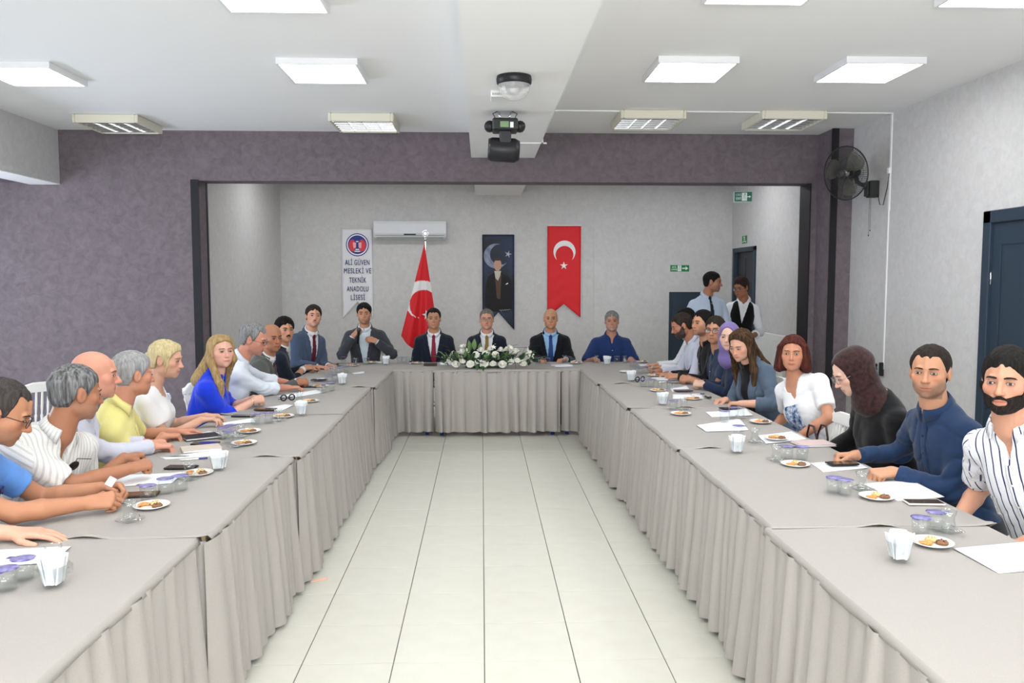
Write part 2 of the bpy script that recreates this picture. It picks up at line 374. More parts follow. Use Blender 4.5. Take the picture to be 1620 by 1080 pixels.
def surf(sdf, h, fine=(), noise=None):
    """naive surface nets on a rectilinear, block-sparse grid -> verts, quads"""
    us = [q for q in sdf.p if q[4] == 'u']
    lo = np.min([q[1] - q[2] for q in us], 0) - 2.5 * h; hi = np.max([q[1] + q[2] for q in us], 0) + 2.5 * h
    ax = [axis(lo[i], hi[i], h, [(f[0][i], f[1][i], f[2]) for f in fine]) for i in range(3)]
    n = [len(a) for a in ax]
    V = np.full(n, 1., np.float32); B = 9
    st = [list(range(0, n[i], B)) for i in range(3)]
    cs = []; ids = []
    for i in st[0]:
        for j in st[1]:
            for k in st[2]: ids.append((i, j, k))
    I = np.array(ids); E = np.minimum(I + B, np.array(n)) - 1
    L = np.stack([ax[t][I[:, t]] for t in range(3)], 1); U = np.stack([ax[t][E[:, t]] for t in range(3)], 1)
    Cc = (L + U) / 2; Rr = np.linalg.norm(U - L, axis=1) / 2
    near = np.full(len(I), 9.)
    for f, pc, pr, k, op in us: near = np.minimum(near, np.linalg.norm(Cc - pc, axis=1) - pr)
    keep = np.nonzero(near < Rr + .03)[0]
    d = np.full(len(I), 9.); d[keep] = sdf.ev(Cc[keep])
    for q in keep:
        i, j, k = I[q]; e = E[q] + 1
        if abs(d[q]) > Rr[q] * 1.9 + .02:
            V[i:e[0], j:e[1], k:e[2]] = np.sign(d[q]); continue
        X, Y, Z = np.meshgrid(ax[0][i:e[0]], ax[1][j:e[1]], ax[2][k:e[2]], indexing='ij')
        P = np.stack([X.ravel(), Y.ravel(), Z.ravel()], 1)
        v = sdf.ev(P, Cc[q], Rr[q])
        if noise is not None: v = v + noise(P)
        V[i:e[0], j:e[1], k:e[2]] = v.reshape(X.shape)
    S = V < 0
    sl = [(slice(0, -1), slice(1, None))[b] for b in (0, 1)]
    an = np.zeros([m - 1 for m in n], bool); al = np.ones([m - 1 for m in n], bool)
    for a in (0, 1):
        for b in (0, 1):
            for c in (0, 1):
                w = S[sl[a], sl[b], sl[c]]; an |= w; al &= w
    act = np.flatnonzero(an & ~al); dims = an.shape
    ci, cj, ck = np.unravel_index(act, dims)
    acc = np.zeros((len(act), 3)); cnt = np.zeros(len(act))
    for t in range(3):
        o = [q for q in range(3) if q != t]
        for a in (0, 1):
            for b in (0, 1):
                off = [0, 0, 0]; off[o[0]] = a; off[o[1]] = b
                p0 = [ci + off[0], cj + off[1], ck + off[2]]; p1 = list(p0); p1[t] = p0[t] + 1
                v0 = V[tuple(p0)]; v1 = V[tuple(p1)]; m = (v0 < 0) != (v1 < 0)
                f = np.where(m, v0 / np.where(m, v0 - v1, 1), 0)
                pos = np.stack([ax[u][p0[u]] for u in range(3)], 1)
                pos[:, t] += f * (ax[t][p1[t]] - ax[t][p0[t]])
                acc[m] += pos[m]; cnt[m] += 1
    vert = acc / np.maximum(cnt, 1)[:, None]
    quads = []
    for t in range(3):
        A = S[tuple(slice(0, -1) if u == t else slice(None) for u in range(3))]
        Bm = S[tuple(slice(1, None) if u == t else slice(None) for u in range(3))]
        e = np.nonzero(A != Bm); fl = A[e]
        o = [(t + 1) % 3, (t + 2) % 3]
        ok = (e[o[0]] > 0) & (e[o[1]] > 0) & (e[o[0]] < dims[o[0]]) & (e[o[1]] < dims[o[1]])
        e = [q[ok] for q in e]; fl = fl[ok]; idx = []
        for a, b in ((-1, -1), (0, -1), (0, 0), (-1, 0)):
            q = list(e); q[o[0]] = e[o[0]] + a; q[o[1]] = e[o[1]] + b
            idx.append(np.searchsorted(act, np.ravel_multi_index(q, dims)))
        Q = np.stack(idx, 1); Q[~fl] = Q[~fl][:, ::-1]
        quads.append(Q)
    return vert, np.concatenate(quads)
def wob(P, f, seed=0.):                          # cheap smooth noise in -1..1
    x, y, z = (P * f).T
    return (np.sin(x + 1.7 * np.sin(y * .9 + seed) + seed) + np.sin(y * 1.1 + 1.3 * np.sin(z * 1.2 + 2 + seed)) + np.sin(z * .9 + 1.5 * np.sin(x * 1.1 + 4 + seed))) / 3
def np_mesh(name, verts, faces, m, parent=None, smooth=True, attrs=None, off=(0, 0, 0)):
    me = bpy.data.meshes.new(name)
    nv = len(verts); nf = len(faces); w = faces.shape[1]
    me.vertices.add(nv); me.vertices.foreach_set('co', (np.asarray(verts) - np.asarray(off)).astype(np.float32).ravel())
    me.loops.add(nf * w); me.loops.foreach_set('vertex_index', faces.astype(np.int32).ravel())
    me.polygons.add(nf); me.polygons.foreach_set('loop_start', np.arange(0, nf * w, w, dtype=np.int32))
    me.polygons.foreach_set('loop_total', np.full(nf, w, np.int32))
    me.update(calc_edges=True)
    if smooth: me.polygons.foreach_set('use_smooth', np.ones(nf, bool))
    for k, a in (attrs or {}).items():
        if a.shape[1] == 4: at = me.attributes.new(k, 'FLOAT_COLOR', 'POINT'); at.data.foreach_set('color', a.astype(np.float32).ravel())
        else: at = me.attributes.new(k, 'FLOAT_VECTOR', 'POINT'); at.data.foreach_set('vector', a.astype(np.float32).ravel())
    me.materials.append(m)
    o = bpy.data.objects.new(name, me); COL.objects.link(o)
    if parent: o.parent = parent
    return o
def flat_uv(vert, quads): return vert, quads
# ---------------------------------------------------------------- tables under cloths
M_CLOTH = mat('greige_tablecloth', srgb(163, 158, 152), rough=.85, spec=.12, sheen=.1, noise=(350, srgb(153, 150, 145), .6), bump=(700, .1))  # same fabric as the skirt; top darkened to offset the light from above
M_CLOTH2 = mat('greige_skirt', srgb(170, 165, 159), rough=.85, spec=.12, sheen=.1, noise=(350, srgb(157, 152, 146), .6), bump=(700, .1))
TZ_ = .735
trng = random.Random(11)
def skirt(mb, p0, p1, nrm, ztop=.715, zbot=.025, lift=0.):
    """pleated skirt from p0 to p1 (xy), folds swing out along nrm"""
    p0 = np.array(p0); p1 = np.array(p1); L_ = np.linalg.norm(p1 - p0); t = (p1 - p0) / L_; nrm = np.array(nrm)
    us = [0.]; amp = []; fold = []
    s_ = 0.
    while s_ < L_:
        w_ = trng.uniform(.085, .15); fold.append((s_, min(w_, L_ - s_), trng.uniform(.6, 1.25), trng.uniform(-.012, .012), trng.uniform(.55, .8), trng.uniform(-.012, .012))); s_ += w_
    cols = []
    for (a, w_, am, sk, pk, lf) in fold:
        for k in (0, .12, .3, .5, pk, pk + (1 - pk) * .45, .93):
            cols.append((a + w_ * k, am * (math.sin(math.pi * min(k / pk, 1) * .5) if k <= pk else 1 - ((k - pk) / (1 - pk)) ** 1.5 * 1.0), sk, lf))
    cols.append((L_, 0, 0, 0)); zs = np.linspace(1, 0, 8); P = []
    for (u, a, sk, lf) in cols:
        for z in zs:
            d = 1 - z; o = nrm * (a * (.018 + .052 * d) + .003 + .004 * math.sin(u * 7 + d * 3)) + t * (sk * d * 1.5)
            q_ = p0 + t * u + o; P.append((q_[0], q_[1], zbot + lift + lf * .6 + (ztop - zbot - lift - lf * .6) * z))
    mb.quad_grid(P, len(cols), len(zs))
def tablecloth(label, x0, x1, y0, y1, sides, over=None, lift=0., curl=0., zoff=0.):
    """cloth over one table: a flat top with turned-down band, pleated skirts on the given sides"""
    t = thing('tablecloth', label, 'tablecloth', ((x0 + x1) / 2, (y0 + y1) / 2, 0), 0, 'pleated tablecloths'); cx, cy = (x0 + x1) / 2, (y0 + y1) / 2
    top = MB(); nx, ny = 26, 36; z0 = TZ_ + zoff; rows = []
    X = np.linspace(x0 - .006, x1 + .006, nx) - cx; Y = np.linspace(y0 - (.02 if curl else .0), y1 + .004, ny) - cy
    def zz(x, y):
        z = z0 + .0012 * math.sin(x * 9 + y * 4) + .001 * math.sin(y * 11 - x * 6)
        if curl: z += curl * max(0, 1 - (y - Y[0]) / .07) ** 2 * (.25 + max(0, math.sin(x * 19 + cy * 3) * math.sin(x * 7.3 + 1 + cy)))
        return z
    for x in X: rows += [(x, y, zz(x, y)) for y in Y]
    top.quad_grid(rows, nx, ny)
    # turned-down band round the edge
    ring = [(x, Y[0]) for x in X] + [(X[-1], y) for y in Y[1:]] + [(x, Y[-1]) for x in X[::-1][1:]] + [(X[0], y) for y in Y[::-1][1:-1]]
    P = []
    for x, y in ring:
        sx = 0 if abs(x) < abs(X[0]) - 1e-6 else math.copysign(1, x); sy = 0 if Y[0] + 1e-6 < y < Y[-1] - 1e-6 else math.copysign(1, y); z = zz(x, y)
        dr = .004 if (sy < 0 and curl) else .030 + .004 * math.sin(x * 13 + y * 9)
        P += [(x, y, z), (x + sx * .006, y + sy * .006, z - .004), (x + sx * .010, y + sy * .010, z - dr * .5), (x + sx * .012, y + sy * .012, z - dr), (x + sx * .006, y + sy * .006, z - dr + .002)]
    top.quad_grid(P[::-1], len(ring), 5, True, False)
    top.build('top_panel', M_CLOTH, t)
    sk = {'w': ((x0, y1), (x0, y0), (-1, 0)), 'e': ((x1, y0), (x1, y1), (1, 0)), 's': ((x0, y0), (x1, y0), (0, -1)), 'n': ((x1, y1), (x0, y1), (0, 1))}
    for s_ in sides:
        a, b_, n_ = sk[s_]; mb = MB(); ex = .0 if s_ == 's' else .035; sg_ = 1 if b_[1] > a[1] else -1; skirt(mb, (a[0] - cx, a[1] - cy - ex * sg_), (b_[0] - cx, b_[1] - cy + ex * sg_), n_, lift=lift); o = mb.build('skirt', M_CLOTH2, t)
    return t
def table(label, x0, x1, y0, y1):
    t = thing('table', label, 'table', ((x0 + x1) / 2, (y0 + y1) / 2, 0), 0, 'folding tables'); a, b_ = (x1 - x0) / 2 - .006, (y1 - y0) / 2 - .006
    m_ = MB(); m_.box(-a, a, -b_, b_, .70, TZ_ - .006, .004); m_.build('tabletop', mat('table_board', srgb(170, 150, 120), rough=.5), t)
    for i in (-1, 1):
        for j in (-1, 1):
            m_ = MB(); m_.tube([(i * (a - .07), j * (b_ - .08), .70), (i * (a - .07), j * (b_ - .08), .03)], .014, 8); lg = m_.build('leg', mat('table_steel', srgb(40, 42, 48), rough=.4, metal=.6), t)
            m_ = MB(); m_.lathe([(0, .03), (.018, .03), (.02, 0), (0, 0)], 10, (i * (a - .07), j * (b_ - .08), 0)); m_.build('foot_cap', mat('blue_foot_cap', srgb(36, 58, 150), rough=.5), lg)
    return t
LX = [(-1.085, 1.5, 3.045), (-1.05, 3.055, 4.45), (-1.02, 4.46, 5.87), (-1.025, 5.88, 7.36), (-.985, 7.37, 8.775)]
ON = ['nearest', 'second', 'third', 'fourth', 'fifth and farthest']
for i, (x, y0, y1) in enumerate(LX):
    table('folding table hidden under the cloth, %s of the left row' % ON[i], x - .85, x, y0, y1)
    tablecloth('greige pleated tablecloth on the %s table of the left row' % ON[i], x - .85, x, y0, y1, 'es' if i else 'e', curl=.012 if i else 0., zoff=.0015 * (i % 2))
RX = [(1.125, 1.5, 3.075), (1.15, 3.085, 4.575), (1.14, 4.585, 6.07), (1.12, 6.08, 7.52), (1.10, 7.53, 8.79)]
for i, (x, y0, y1) in enumerate(RX):
    table('folding table hidden under the cloth, %s of the right row' % ON[i], x, x + .86, y0, y1)
    tablecloth('greige pleated tablecloth on the %s table of the right row' % ON[i], x, x + .86, y0, y1, 'ws' if i else 'w', curl=.012 if i else 0., zoff=.0015 * (i % 2))
HX = [(-1.84, -.53, 8.81, 'left'), (-.52, .86, 8.77, 'middle'), (.87, 1.96, 8.81, 'right')]
for x0, x1, y0, nm in HX:
    table('folding table hidden under the cloth, %s one of the head row' % nm, x0, x1, y0, 9.58)
    tablecloth('greige pleated tablecloth on the %s table of the head row' % nm, x0, x1, y0, 9.58, 's', lift=.03)
# ---------------------------------------------------------------- white banquet chairs
M_CHAIR = mat('white_lacquer', srgb(232, 231, 227), rough=.35)
CHP = None
def chair_parts(t):
    """Napoleon style chair; local +y is the way the sitter faces"""
    s = MB(); s.box(-.20, .20, -.20, .20, .425, .45, .008); s.build('seat', M_CHAIR, t)
    c = MB(); P = []
    c.box(-.19, .19, -.18, .20, .45, .478, .012); c.build('seat_cushion', mat('white_cushion', srgb(225, 224, 220), rough=.8), t)
    for i in (-1, 1):
        f = MB(); f.lathe([(.0, 0), (.012, 0), (.013, .05), (.019, .08), (.014, .10), (.017, .25), (.020, .36), (.014, .38), (.020, .40), (.020, .425)], 10, (i * .175, .175, 0)); f.build('leg', M_CHAIR, t)
        f = MB(); f.tube([(i * .178, -.24, 0), (i * .18, -.19, .25), (i * .18, -.185, .43)], [.013, .016, .018], 8); f.build('leg', M_CHAIR, t)
        p = MB(); prof = [(.018, 0), (.018, .05), (.023, .07), (.016, .09), (.021, .12), (.016, .15), (.015, .28), (.022, .31), (.016, .33), (.021, .36), (.018, .40), (.0, .405)]
        M_ = Matrix.Translation((i * .185, -.185, .45)) @ Matrix.Rotation(R(9), 4, 'X'); p.lathe(prof, 10, M=M_); p.build('back_post', M_CHAIR, t)
    for k in range(7):
        x = -.135 + .045 * k; q = MB(); M_ = Matrix.Translation((x, -.187, .45)) @ Matrix.Rotation(R(9), 4, 'X')
        q.lathe([(.006, .07), (.011, .14), (.007, .16), (.010, .22), (.008, .36)], 8, M=M_); q.build('slat', M_CHAIR, t)
    M_ = Matrix.Translation((0, -.185, .45)) @ Matrix.Rotation(R(9), 4, 'X')
    r = MB(); pr = [(-.215, .385), (-.22, .355), (-.19, .345), (.19, .345), (.22, .355), (.215, .385), (.16, .40), (.07, .425), (-.07, .425), (-.16, .40)]
    r.prism(pr, -.014, .016, 'xz', M_); o = r.build('top_rail', M_CHAIR, t); rb(o, .006)
    r = MB(); r.prism([(-.18, .055), (.18, .055), (.18, .085), (-.18, .085)], -.011, .011, 'xz', M_); r.build('lower_rail', M_CHAIR, t)
    st = MB(); st.tube([(-.175, .17, .18), (.175, .17, .18)], .009, 8); st.build('stretcher', M_CHAIR, t)
def chair(x, y, yaw, label):
    """yaw: heading of the sitter in degrees from +X"""
    global CHP
    if CHP is None:
        CHP = thing('banquet_chair', label, 'chair', (x, y, 0), R(yaw - 90), 'white banquet chairs'); chair_parts(CHP); return CHP
    return dup(CHP, (x, y, 0), R(yaw - 90), label, 'white banquet chairs')
# ---------------------------------------------------------------- people
def skin_mat():
    return mat('skin', (1, 1, 1), rough=.48, spec=.35, attr='Col', bump=(900, .04))
def frame_from(o, heading, pitch=0., roll=0.):
    """x right, y forward, z up; heading in degrees from +X, pitch > 0 looks down"""
    h = R(heading); p = R(pitch)
    f = V3(math.cos(h) * math.cos(p), math.sin(h) * math.cos(p), -math.sin(p)); r = V3(math.sin(h), -math.cos(h), 0); u = np.cross(r, f)
    a = R(roll); r2 = r * math.cos(a) + u * math.sin(a); u2 = -r * math.sin(a) + u * math.cos(a)
    return Fr(o, r2, f, u2)
TZ = V3(-.12, 0, .2, .4, .6, .75, .86, .93, 1.0, 1.06)
TA = V3(.10, .165, .162, .154, .168, .178, .166, .122, .074, .060)
TB = V3(.08, .115, .116, .112, .118, .113, .096, .080, .064, .055)
TC = V3(0, 0, .012, .014, .012, .0, -.012, -.02, -.02, -.012)
class Body:
    def __init__(s, q):
        s.q = q; s.hs = q.get('hs', 1.0) * (.95 if q.get('fem') else 1.0)
        s.P0 = V3(q['pel'][0], q['pel'][1], q.get('zp', .49))
        s.HF = frame_from(q['H'], q['hy'], q.get('hp', 0), q.get('hr', 0))
        yf = R(q['yaw']); F = V3(math.cos(yf), math.sin(yf), 0)
        s.N = s.HF.w(V3(0, -.04, -.13) * s.hs) + V3(0, 0, -.035 - q.get('nl', 0.)) * s.hs - F * q.get('nb', .02)
        U = s.N - s.P0; s.L = np.linalg.norm(U); U = U / s.L
        F = unit(F - U * (F @ U)); X = np.cross(F, U)
        s.T = Fr(s.P0, X, F, U)
        s.NF = None
        W = unit(s.HF.w(V3(0, -.02, -.07) * s.hs) - s.N); Fy = unit(F - W * (F @ W)); s.NF = Fr(s.N, np.cross(Fy, W), Fy, W)
        s.w = q.get('wd', 1.0) * (.9 if q.get('fem') else 1.0)
        s.arm = {}
        sc = q.get('arm', 1.0) * (.94 if q.get('fem') else 1.0)
        for n, sg in (('R', 1), ('L', -1)):
            a = q.get(n)
            sh = s.T.w(V3(sg * .172 * s.w, -.012 + q.get('shf', 0.), s.L - (.108 + q.get('shd', 0.)) * s.hs))
            if a is None: a = dict(p=s.T.w(V3(sg * .16, .30, .16)), d=F, k='relax')
            wr = np.array(a['p'], float); l1, l2 = .295 * sc, .265 * sc
            dv = wr - sh; dist = np.linalg.norm(dv)
            if dist > (l1 + l2) * .985:
                k = dist / ((l1 + l2) * .985); l1 *= k; l2 *= k
                if k > 1.03: print('STRETCH', q['label'][:40], n, round(k, 2))
            hint = np.array(a['e'], float) if 'e' in a else s.T.wd(V3(sg * .55, -.45, -.9))
            dn = dv / dist; aa = (l1 * l1 - l2 * l2 + dist * dist) / (2 * dist); hh = math.sqrt(max(l1 * l1 - aa * aa, 1e-6))
            pr = unit(hint - dn * (hint @ dn)); el = sh + dn * aa + pr * hh
            s.arm[n] = (sh, el, wr, a, sg)
        s.seed = q.get('seed', 0) * 1.37 + q['pel'][1]
    def torso(s, off, z0=-9, z1=9):
        q = s.q; A = TA * s.w + off; B = TB * (s.w * .5 + .5) + off; C = TC.copy()
        if q.get('fem'): A = A * V3(1, 1.07, 1.02, .93, .97, .98, .96, .95, .95, .95)
        be = q.get('belly', 0.); B = B + be * V3(0, .4, 1, 1, .4, 0, 0, 0, 0, 0); C = C + be * V3(0, .2, .7, .8, .3, 0, 0, 0, 0, 0); A = A + be * .5 * V3(0, 1, 1, 1, .5, 0, 0, 0, 0, 0)
        L = s.L; T = s.T
        zt0 = max(-.12 * L, z0) - off; zt1 = min(1.06 * L, z1)
        def f(P):
            p = T.l(P); t = p[:, 2] / L
            a = np.interp(t, TZ, A); b = np.interp(t, TZ, B); c = np.interp(t, TZ, C)
            x = np.abs(p[:, 0]) / a; y = np.abs(p[:, 1] - c) / b
            k = (x ** 2.4 + y ** 2.4 + 1e-9) ** (1 / 2.4)
            d = (k - 1) * np.minimum(a, b) * .95
            return np.maximum(d, np.maximum(zt0 - p[:, 2], p[:, 2] - zt1))
        return f
    def add_torso(s, S, off, k=0., z0=-9, z1=9):
        S.add(s.torso(off, z0, z1), s.T.w(V3(0, 0, s.L * .47)), s.L * .62 + .09 + off, k)
        if s.q.get('fem'):
            bu = s.q.get('bust', 1.)
            for g in (-1, 1): S.ell(s.T, (g * .068 * s.w, .085, s.L * .63), V3(.068, .055 * bu, .065) + off, .05)
    # -------- head shape in head space
    def head(s, S):
        h = s.hs; F = s.HF; q = s.q; fw = q.get('face', 1.0); jw = q.get('jaw', 1.0) * (.9 if q.get('fem') else 1.)
        E = lambda c, r, k=.01, op='u': S.ell(F, V3(*c) * h, V3(*r) * h, k, op)
        Cp = lambda a, b, ra, rb, k=.01, op='u': S.cap(F.w(V3(*a) * h), F.w(V3(*b) * h), ra * h, rb * h, k, op)
        E((0, -.018, .033), (.0785 * fw, .097, .084)); E((0, .020, -.03), (.067 * fw, .070, .083), .02)
        E((0, .026, -.070), (.054 * jw, .054, .040), .02); E((0, .070, -.097), (.019 * jw, .015, .015), .02)
        for g in (-1, 1):
            E((g * .043 * fw, .053, -.017), (.022, .022, .020), .02)
            E((g * .050 * jw, -.002, -.064), (.017, .024, .022), .02)
        Cp((-.036, .077, .024), (.036, .077, .024), .009, .009, .012); Cp((0, .082, .026), (0, .072, .07), .008, .004, .02)
        for g in (-1, 1):
            E((g * .0315, .094, .004), (.019, .016, .0125), .010, 's'); E((g * .0315, .0715, .003), (.0155, .0145, .0125), .004)
        n = q.get('nose', .78 if q.get('fem') else 1.)
        Cp((0, .080, .014), (0, .0985 + .006 * n, -.026), .0075, .0105 * n, .008); E((0, .1005 + .006 * n, -.031), (.0125 * n, .012, .0105), .005)
        for g in (-1, 1): E((g * .0115 * n, .094, -.034), (.0085, .011, .0075), .005)
        E((0, .064, -.062), (.036, .024, .030), .015)
        E((0, .0850, -.0625), (.0255, .0075, .0050), .004); E((0, .0840, -.0725), (.0215, .0085, .0060), .004)
        for g in (-1, 1): Cp((0, .0905, -.0682), (g * .024, .0865, -.0648), .0016, .0018, .003, 's')
        if not q.get('noear'):
            for g in (-1, 1):
                E((g * .0775 * fw, -.010, -.006), (.010, .021, .033), .006); E((g * .088 * fw, -.004, -.004), (.007, .011, .019), .004, 's')
    def neck(s, S, r=None):
        r = r or (.050 if s.q.get('fem') else .061) * s.q.get('neckw', 1.)
        S.cap(s.HF.w(V3(0, -.028, -.055) * s.hs), s.N - s.NF.R[:, 2] * .02, r * .96, r * 1.1, .02)
    # -------- hands
    def hand(s, S, n, col=None):
        sh, el, wr, a, sg = s.arm[n]; k = a.get('k', 'relax'); hsz = a.get('s', 1.0) * (.9 if s.q.get('fem') else 1.)
        y = unit(a.get('d', wr - el)); up = np.array(a.get('u', (0, 0, 1)), float); z = unit(up - y * (up @ y)); x = np.cross(y, z)
        F = Fr(wr, x, y, z); th = -sg                                     # thumb side in hand space
        C = {'flat': (8, 14, 8), 'relax': (22, 38, 22), 'fist': (72, 95, 55), 'half': (48, 62, 35), 'grip': (58, 78, 40)}[k]
        m = lambda p: F.w(V3(*p) * hsz)
        mcp = [(th * .029, .086), (th * .010, .091), (th * -.010, .087), (th * -.028, .078)]
        ln = [(.043, .026, .021), (.047, .030, .022), (.043, .028, .022), (.034, .021, .019)]
        for i, (mx, my) in enumerate(mcp):
            S.cap(m((mx * .62, .004, 0)), m((mx, my, .002)), .0150 * hsz, .0118 * hsz, .014)
            p = V3(mx, my, .001); ang = 0.; sp = (mx - mcp[1][0] * .3) * a.get('sp', 2.2)
            r = .0096 - .0006 * (i == 3)
            for j in range(3):
                ang += R(C[j] + (i * 4 if k != 'flat' else 0)); d = V3(math.sin(sp) * math.cos(ang), math.cos(ang), -math.sin(ang))
                e = p + d * ln[i][j]
                S.cap(m(p), m(e), r * hsz, (r - .0008) * hsz, .003); p = e; r -= .0008
        if k in ('fist', 'grip', 'half'): T = [(th * .020, .018, -.006), (th * .042, .050, -.018), (th * .034, .080, -.032), (th * .012, .094, -.036)]
        else: T = [(th * .020, .018, -.004), (th * .046, .046, -.012), (th * .060, .074, -.016), (th * .066, .098, -.018)]
        for j in range(3): S.cap(m(T[j]), m(T[j + 1]), (.0145, .0115, .0100)[j] * hsz, (.0115, .0100, .0088)[j] * hsz, .006)
        return F
def person(q):
    b = Body(q); fem = q.get('fem'); sk = np.array(q['skin'] + (1,)); root = thing('person', q['label'], 'person', (q['pel'][0], q['pel'][1], 0.), 0., q.get('group'))
    off = (q['pel'][0], q['pel'][1], 0.); res = q.get('res', 1.0); HF = b.HF; h = b.hs; t = q['top']; armr = .9 if fem else 1.; armr *= q.get('armw', 1.)
    # ---- skin: one continuous body
    S = Sdf(); fine = []
    core = -.022 if t.get('neck', 'v') not in ('open',) else -.008
    b.add_torso(S, core, 0., z0=.05)
    if fem or t['kind'] in ('tee',): S.add(b.torso(-.006, z0=b.L * .72), b.T.w(V3(0, 0, b.L * .9)), .25, .01)
    b.neck(S); b.head(S)
    hc = V3(*q['H']); e = V3(.115, .115, .135) * h; fine.append((hc - e, hc + e, .0036 * res))
    for n in 'RL':
        sh, el, wr, a, sg = b.arm[n]
        S.cap(sh, el, .046 * armr, .040 * armr, .02); S.cap(el, el + (wr - el) * .35, .0395 * armr, .0405 * armr, .015); S.cap(el + (wr - el) * .35, wr, .0405 * armr, .0275 * armr, .01)
        b.hand(S, n); hm = wr + unit(a.get('d', wr - el)) * .08
        fine.append((hm - .10, hm + .10, .0045 * res))
    v, f = surf(S, .0085 * res, fine)
    # ---- skin colour: lips, cheeks, stubble, darker eye area; shade painted between the lips
    p = HF.l(v) / h; col = np.tile(sk, (len(v), 1)); inh = np.linalg.norm(p, axis=1) < .16
    fz = inh & (p[:, 1] > .03)
    def blend(mask, c, amt):
        k = (np.clip(mask, 0, 1) * amt)[:, None]; col[:, :3] = col[:, :3] * (1 - k) + np.array(c) * k
    g = lambda x, c, s_: np.exp(-((x - c) / s_) ** 2)
    red = sk[:3] * V3(1.08, .72, .70)
    blend(fz * g(np.abs(p[:, 0]), .04, .02) * g(p[:, 2], -.02, .022), red, .45)
    blend(fz * (p[:, 1] > .095) * g(p[:, 2], -.03, .016), red, .35)
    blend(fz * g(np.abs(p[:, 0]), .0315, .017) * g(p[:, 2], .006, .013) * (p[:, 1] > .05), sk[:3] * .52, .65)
    if q.get('stub'):
        sm = fz | (inh & (p[:, 1] > -.01))
        z = p[:, 2]; mk = np.clip((-.040 - z + .25 * (np.abs(p[:, 0]) - .03).clip(0)) / .02, 0, 1) * (p[:, 1] > -.005) * (z > -.125)
        blend(sm * mk, q.get('stubc', (.07, .055, .05)), q['stub'])
    lip = fz * (p[:, 1] > .07) * np.exp(-((p[:, 0] / .0250) ** 4 + ((p[:, 2] + .0675 - .003 * (p[:, 0] / .024) ** 2) / .0092) ** 4))
    blend(lip, q.get('lipc', tuple(sk[:3] * V3(.82, .50, .50))), .8)
    blend(fz * (p[:, 1] > .07) * np.exp(-(p[:, 0] / .0245) ** 6) * g(p[:, 2] - .0034 * (p[:, 0] / .024) ** 2, -.0680, .0016), sk[:3] * .25, .8)  # shade of the mouth crease put into the skin colour
    body = np_mesh('body', v, f, skin_mat(), root, attrs={'Col': col}, off=off)
    # ---- eyes, brows
    M = Matrix([list(HF.R[i] * h) + [HF.o[i] - off[i]] for i in range(3)] + [[0, 0, 0, 1]])
    def hchild(o): o.parent = root; o.matrix_local = M; return o
    lidz = q.get('eye', .88)
    for g_ in (-1, 1):
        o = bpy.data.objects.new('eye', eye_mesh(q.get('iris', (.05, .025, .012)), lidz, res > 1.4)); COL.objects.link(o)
        o.parent = root; o.matrix_local = M @ Matrix.Translation((g_ * .0315, .0815, .003)) @ Matrix.Rotation(-g_ * .22, 4, 'Z')
        bw = MB(); bc = q.get('brow', (.02, .014, .010)); bt = q.get('browt', 1.0) * (.7 if fem else 1.)
        pts = [(g_ * x, y, z) for x, y, z in ((.012, .0900, .0228), (.022, .0900, .0250), (.034, .0870, .0262), (.045, .0802, .0242), (.052, .0725, .0195))]
        bw.tube(pts, [.0022 * bt, .0034 * bt, .0032 * bt, .0026 * bt, .001], 6)
        hchild(bw.build('eyebrow', hair_mat(bc), root))
    # ---- facial hair
    if q.get('mous'):
        mS = Sdf(); k = q['mous']
        for g_ in (-1, 1): mS.cap(HF.w(V3(g_ * .002, .0965, -.049) * h), HF.w(V3(g_ * .026, .080, -.0585) * h), .0062 * h * k, .0035 * h * k, .003)
        mv, mf = surf(mS, .0022 * max(1, res * .8)); np_mesh('moustache', mv, mf, hair_mat(q.get('beardc', q['hair'].get('col', (.02, .015, .01)))), root, off=off)
    if q.get('beard'):
        hd = Sdf(); b.head(hd); bS = Sdf(); tk = q['beard']
        def bf(P):
            d = hd.ev(P) - tk; l = HF.l(P) / h; x = np.abs(l[:, 0]); y = l[:, 1]; z = l[:, 2]
            top = np.where(y > .062, -.052 + .35 * (x - .02).clip(0), -.05 + (.062 - y) * .95)     # rises towards the ear
            top = np.where(y < .012, .0 , top); cut = np.maximum((z - top) * .8, (.0 - y) * .8)
            mo = (1 - np.sqrt((x / .027) ** 2 + ((z + .069) / .0125) ** 2)) * .01                   # mouth left free
            mo = np.where(y > .06, mo, -1.)
            return np.maximum(np.maximum(d, cut), mo)
        bS.add(bf, HF.w(V3(0, .03, -.06) * h), .115)
        bv, bq = surf(bS, .004 * max(1., res * .8), noise=lambda P: .0012 * wob(P, 260))
        np_mesh('beard', bv, bq, hair_mat(q.get('beardc', q['hair'].get('col', (.02, .015, .01)))), root, off=off)
    if q.get('glasses'):
        gm = mat('glasses_frame_%s' % q['glasses'], {'black': (.01, .01, .012, 1), 'metal': (.25, .24, .24, 1), 'brown': (.03, .015, .01, 1)}[q['glasses']], rough=.3, metal=1. if q['glasses'] == 'metal' else 0.)
        gb = MB(); rt = .0017 if q['glasses'] != 'metal' else .0012
        gdy = q.get('gdy', 0.)
        for g_ in (-1, 1):
            ring = [(g_ * .033 + .0235 * math.copysign(abs(math.cos(a)) ** .7, math.cos(a)), .101 - .004 * abs(math.cos(a)) * (g_ * math.cos(a) > 0), -.001 + gdy + .0165 * math.copysign(abs(math.sin(a)) ** .7, math.sin(a))) for a in np.linspace(0, 2 * math.pi, 20, endpoint=False)]
            gb.tube(ring, rt, 6, closed=True)
            gb.tube([(g_ * .057, .096, .006 + gdy), (g_ * .074, .075, .006 + gdy), (g_ * .081, .0, .004 + gdy * .3), (g_ * .082, -.02, -.006)], rt, 6)
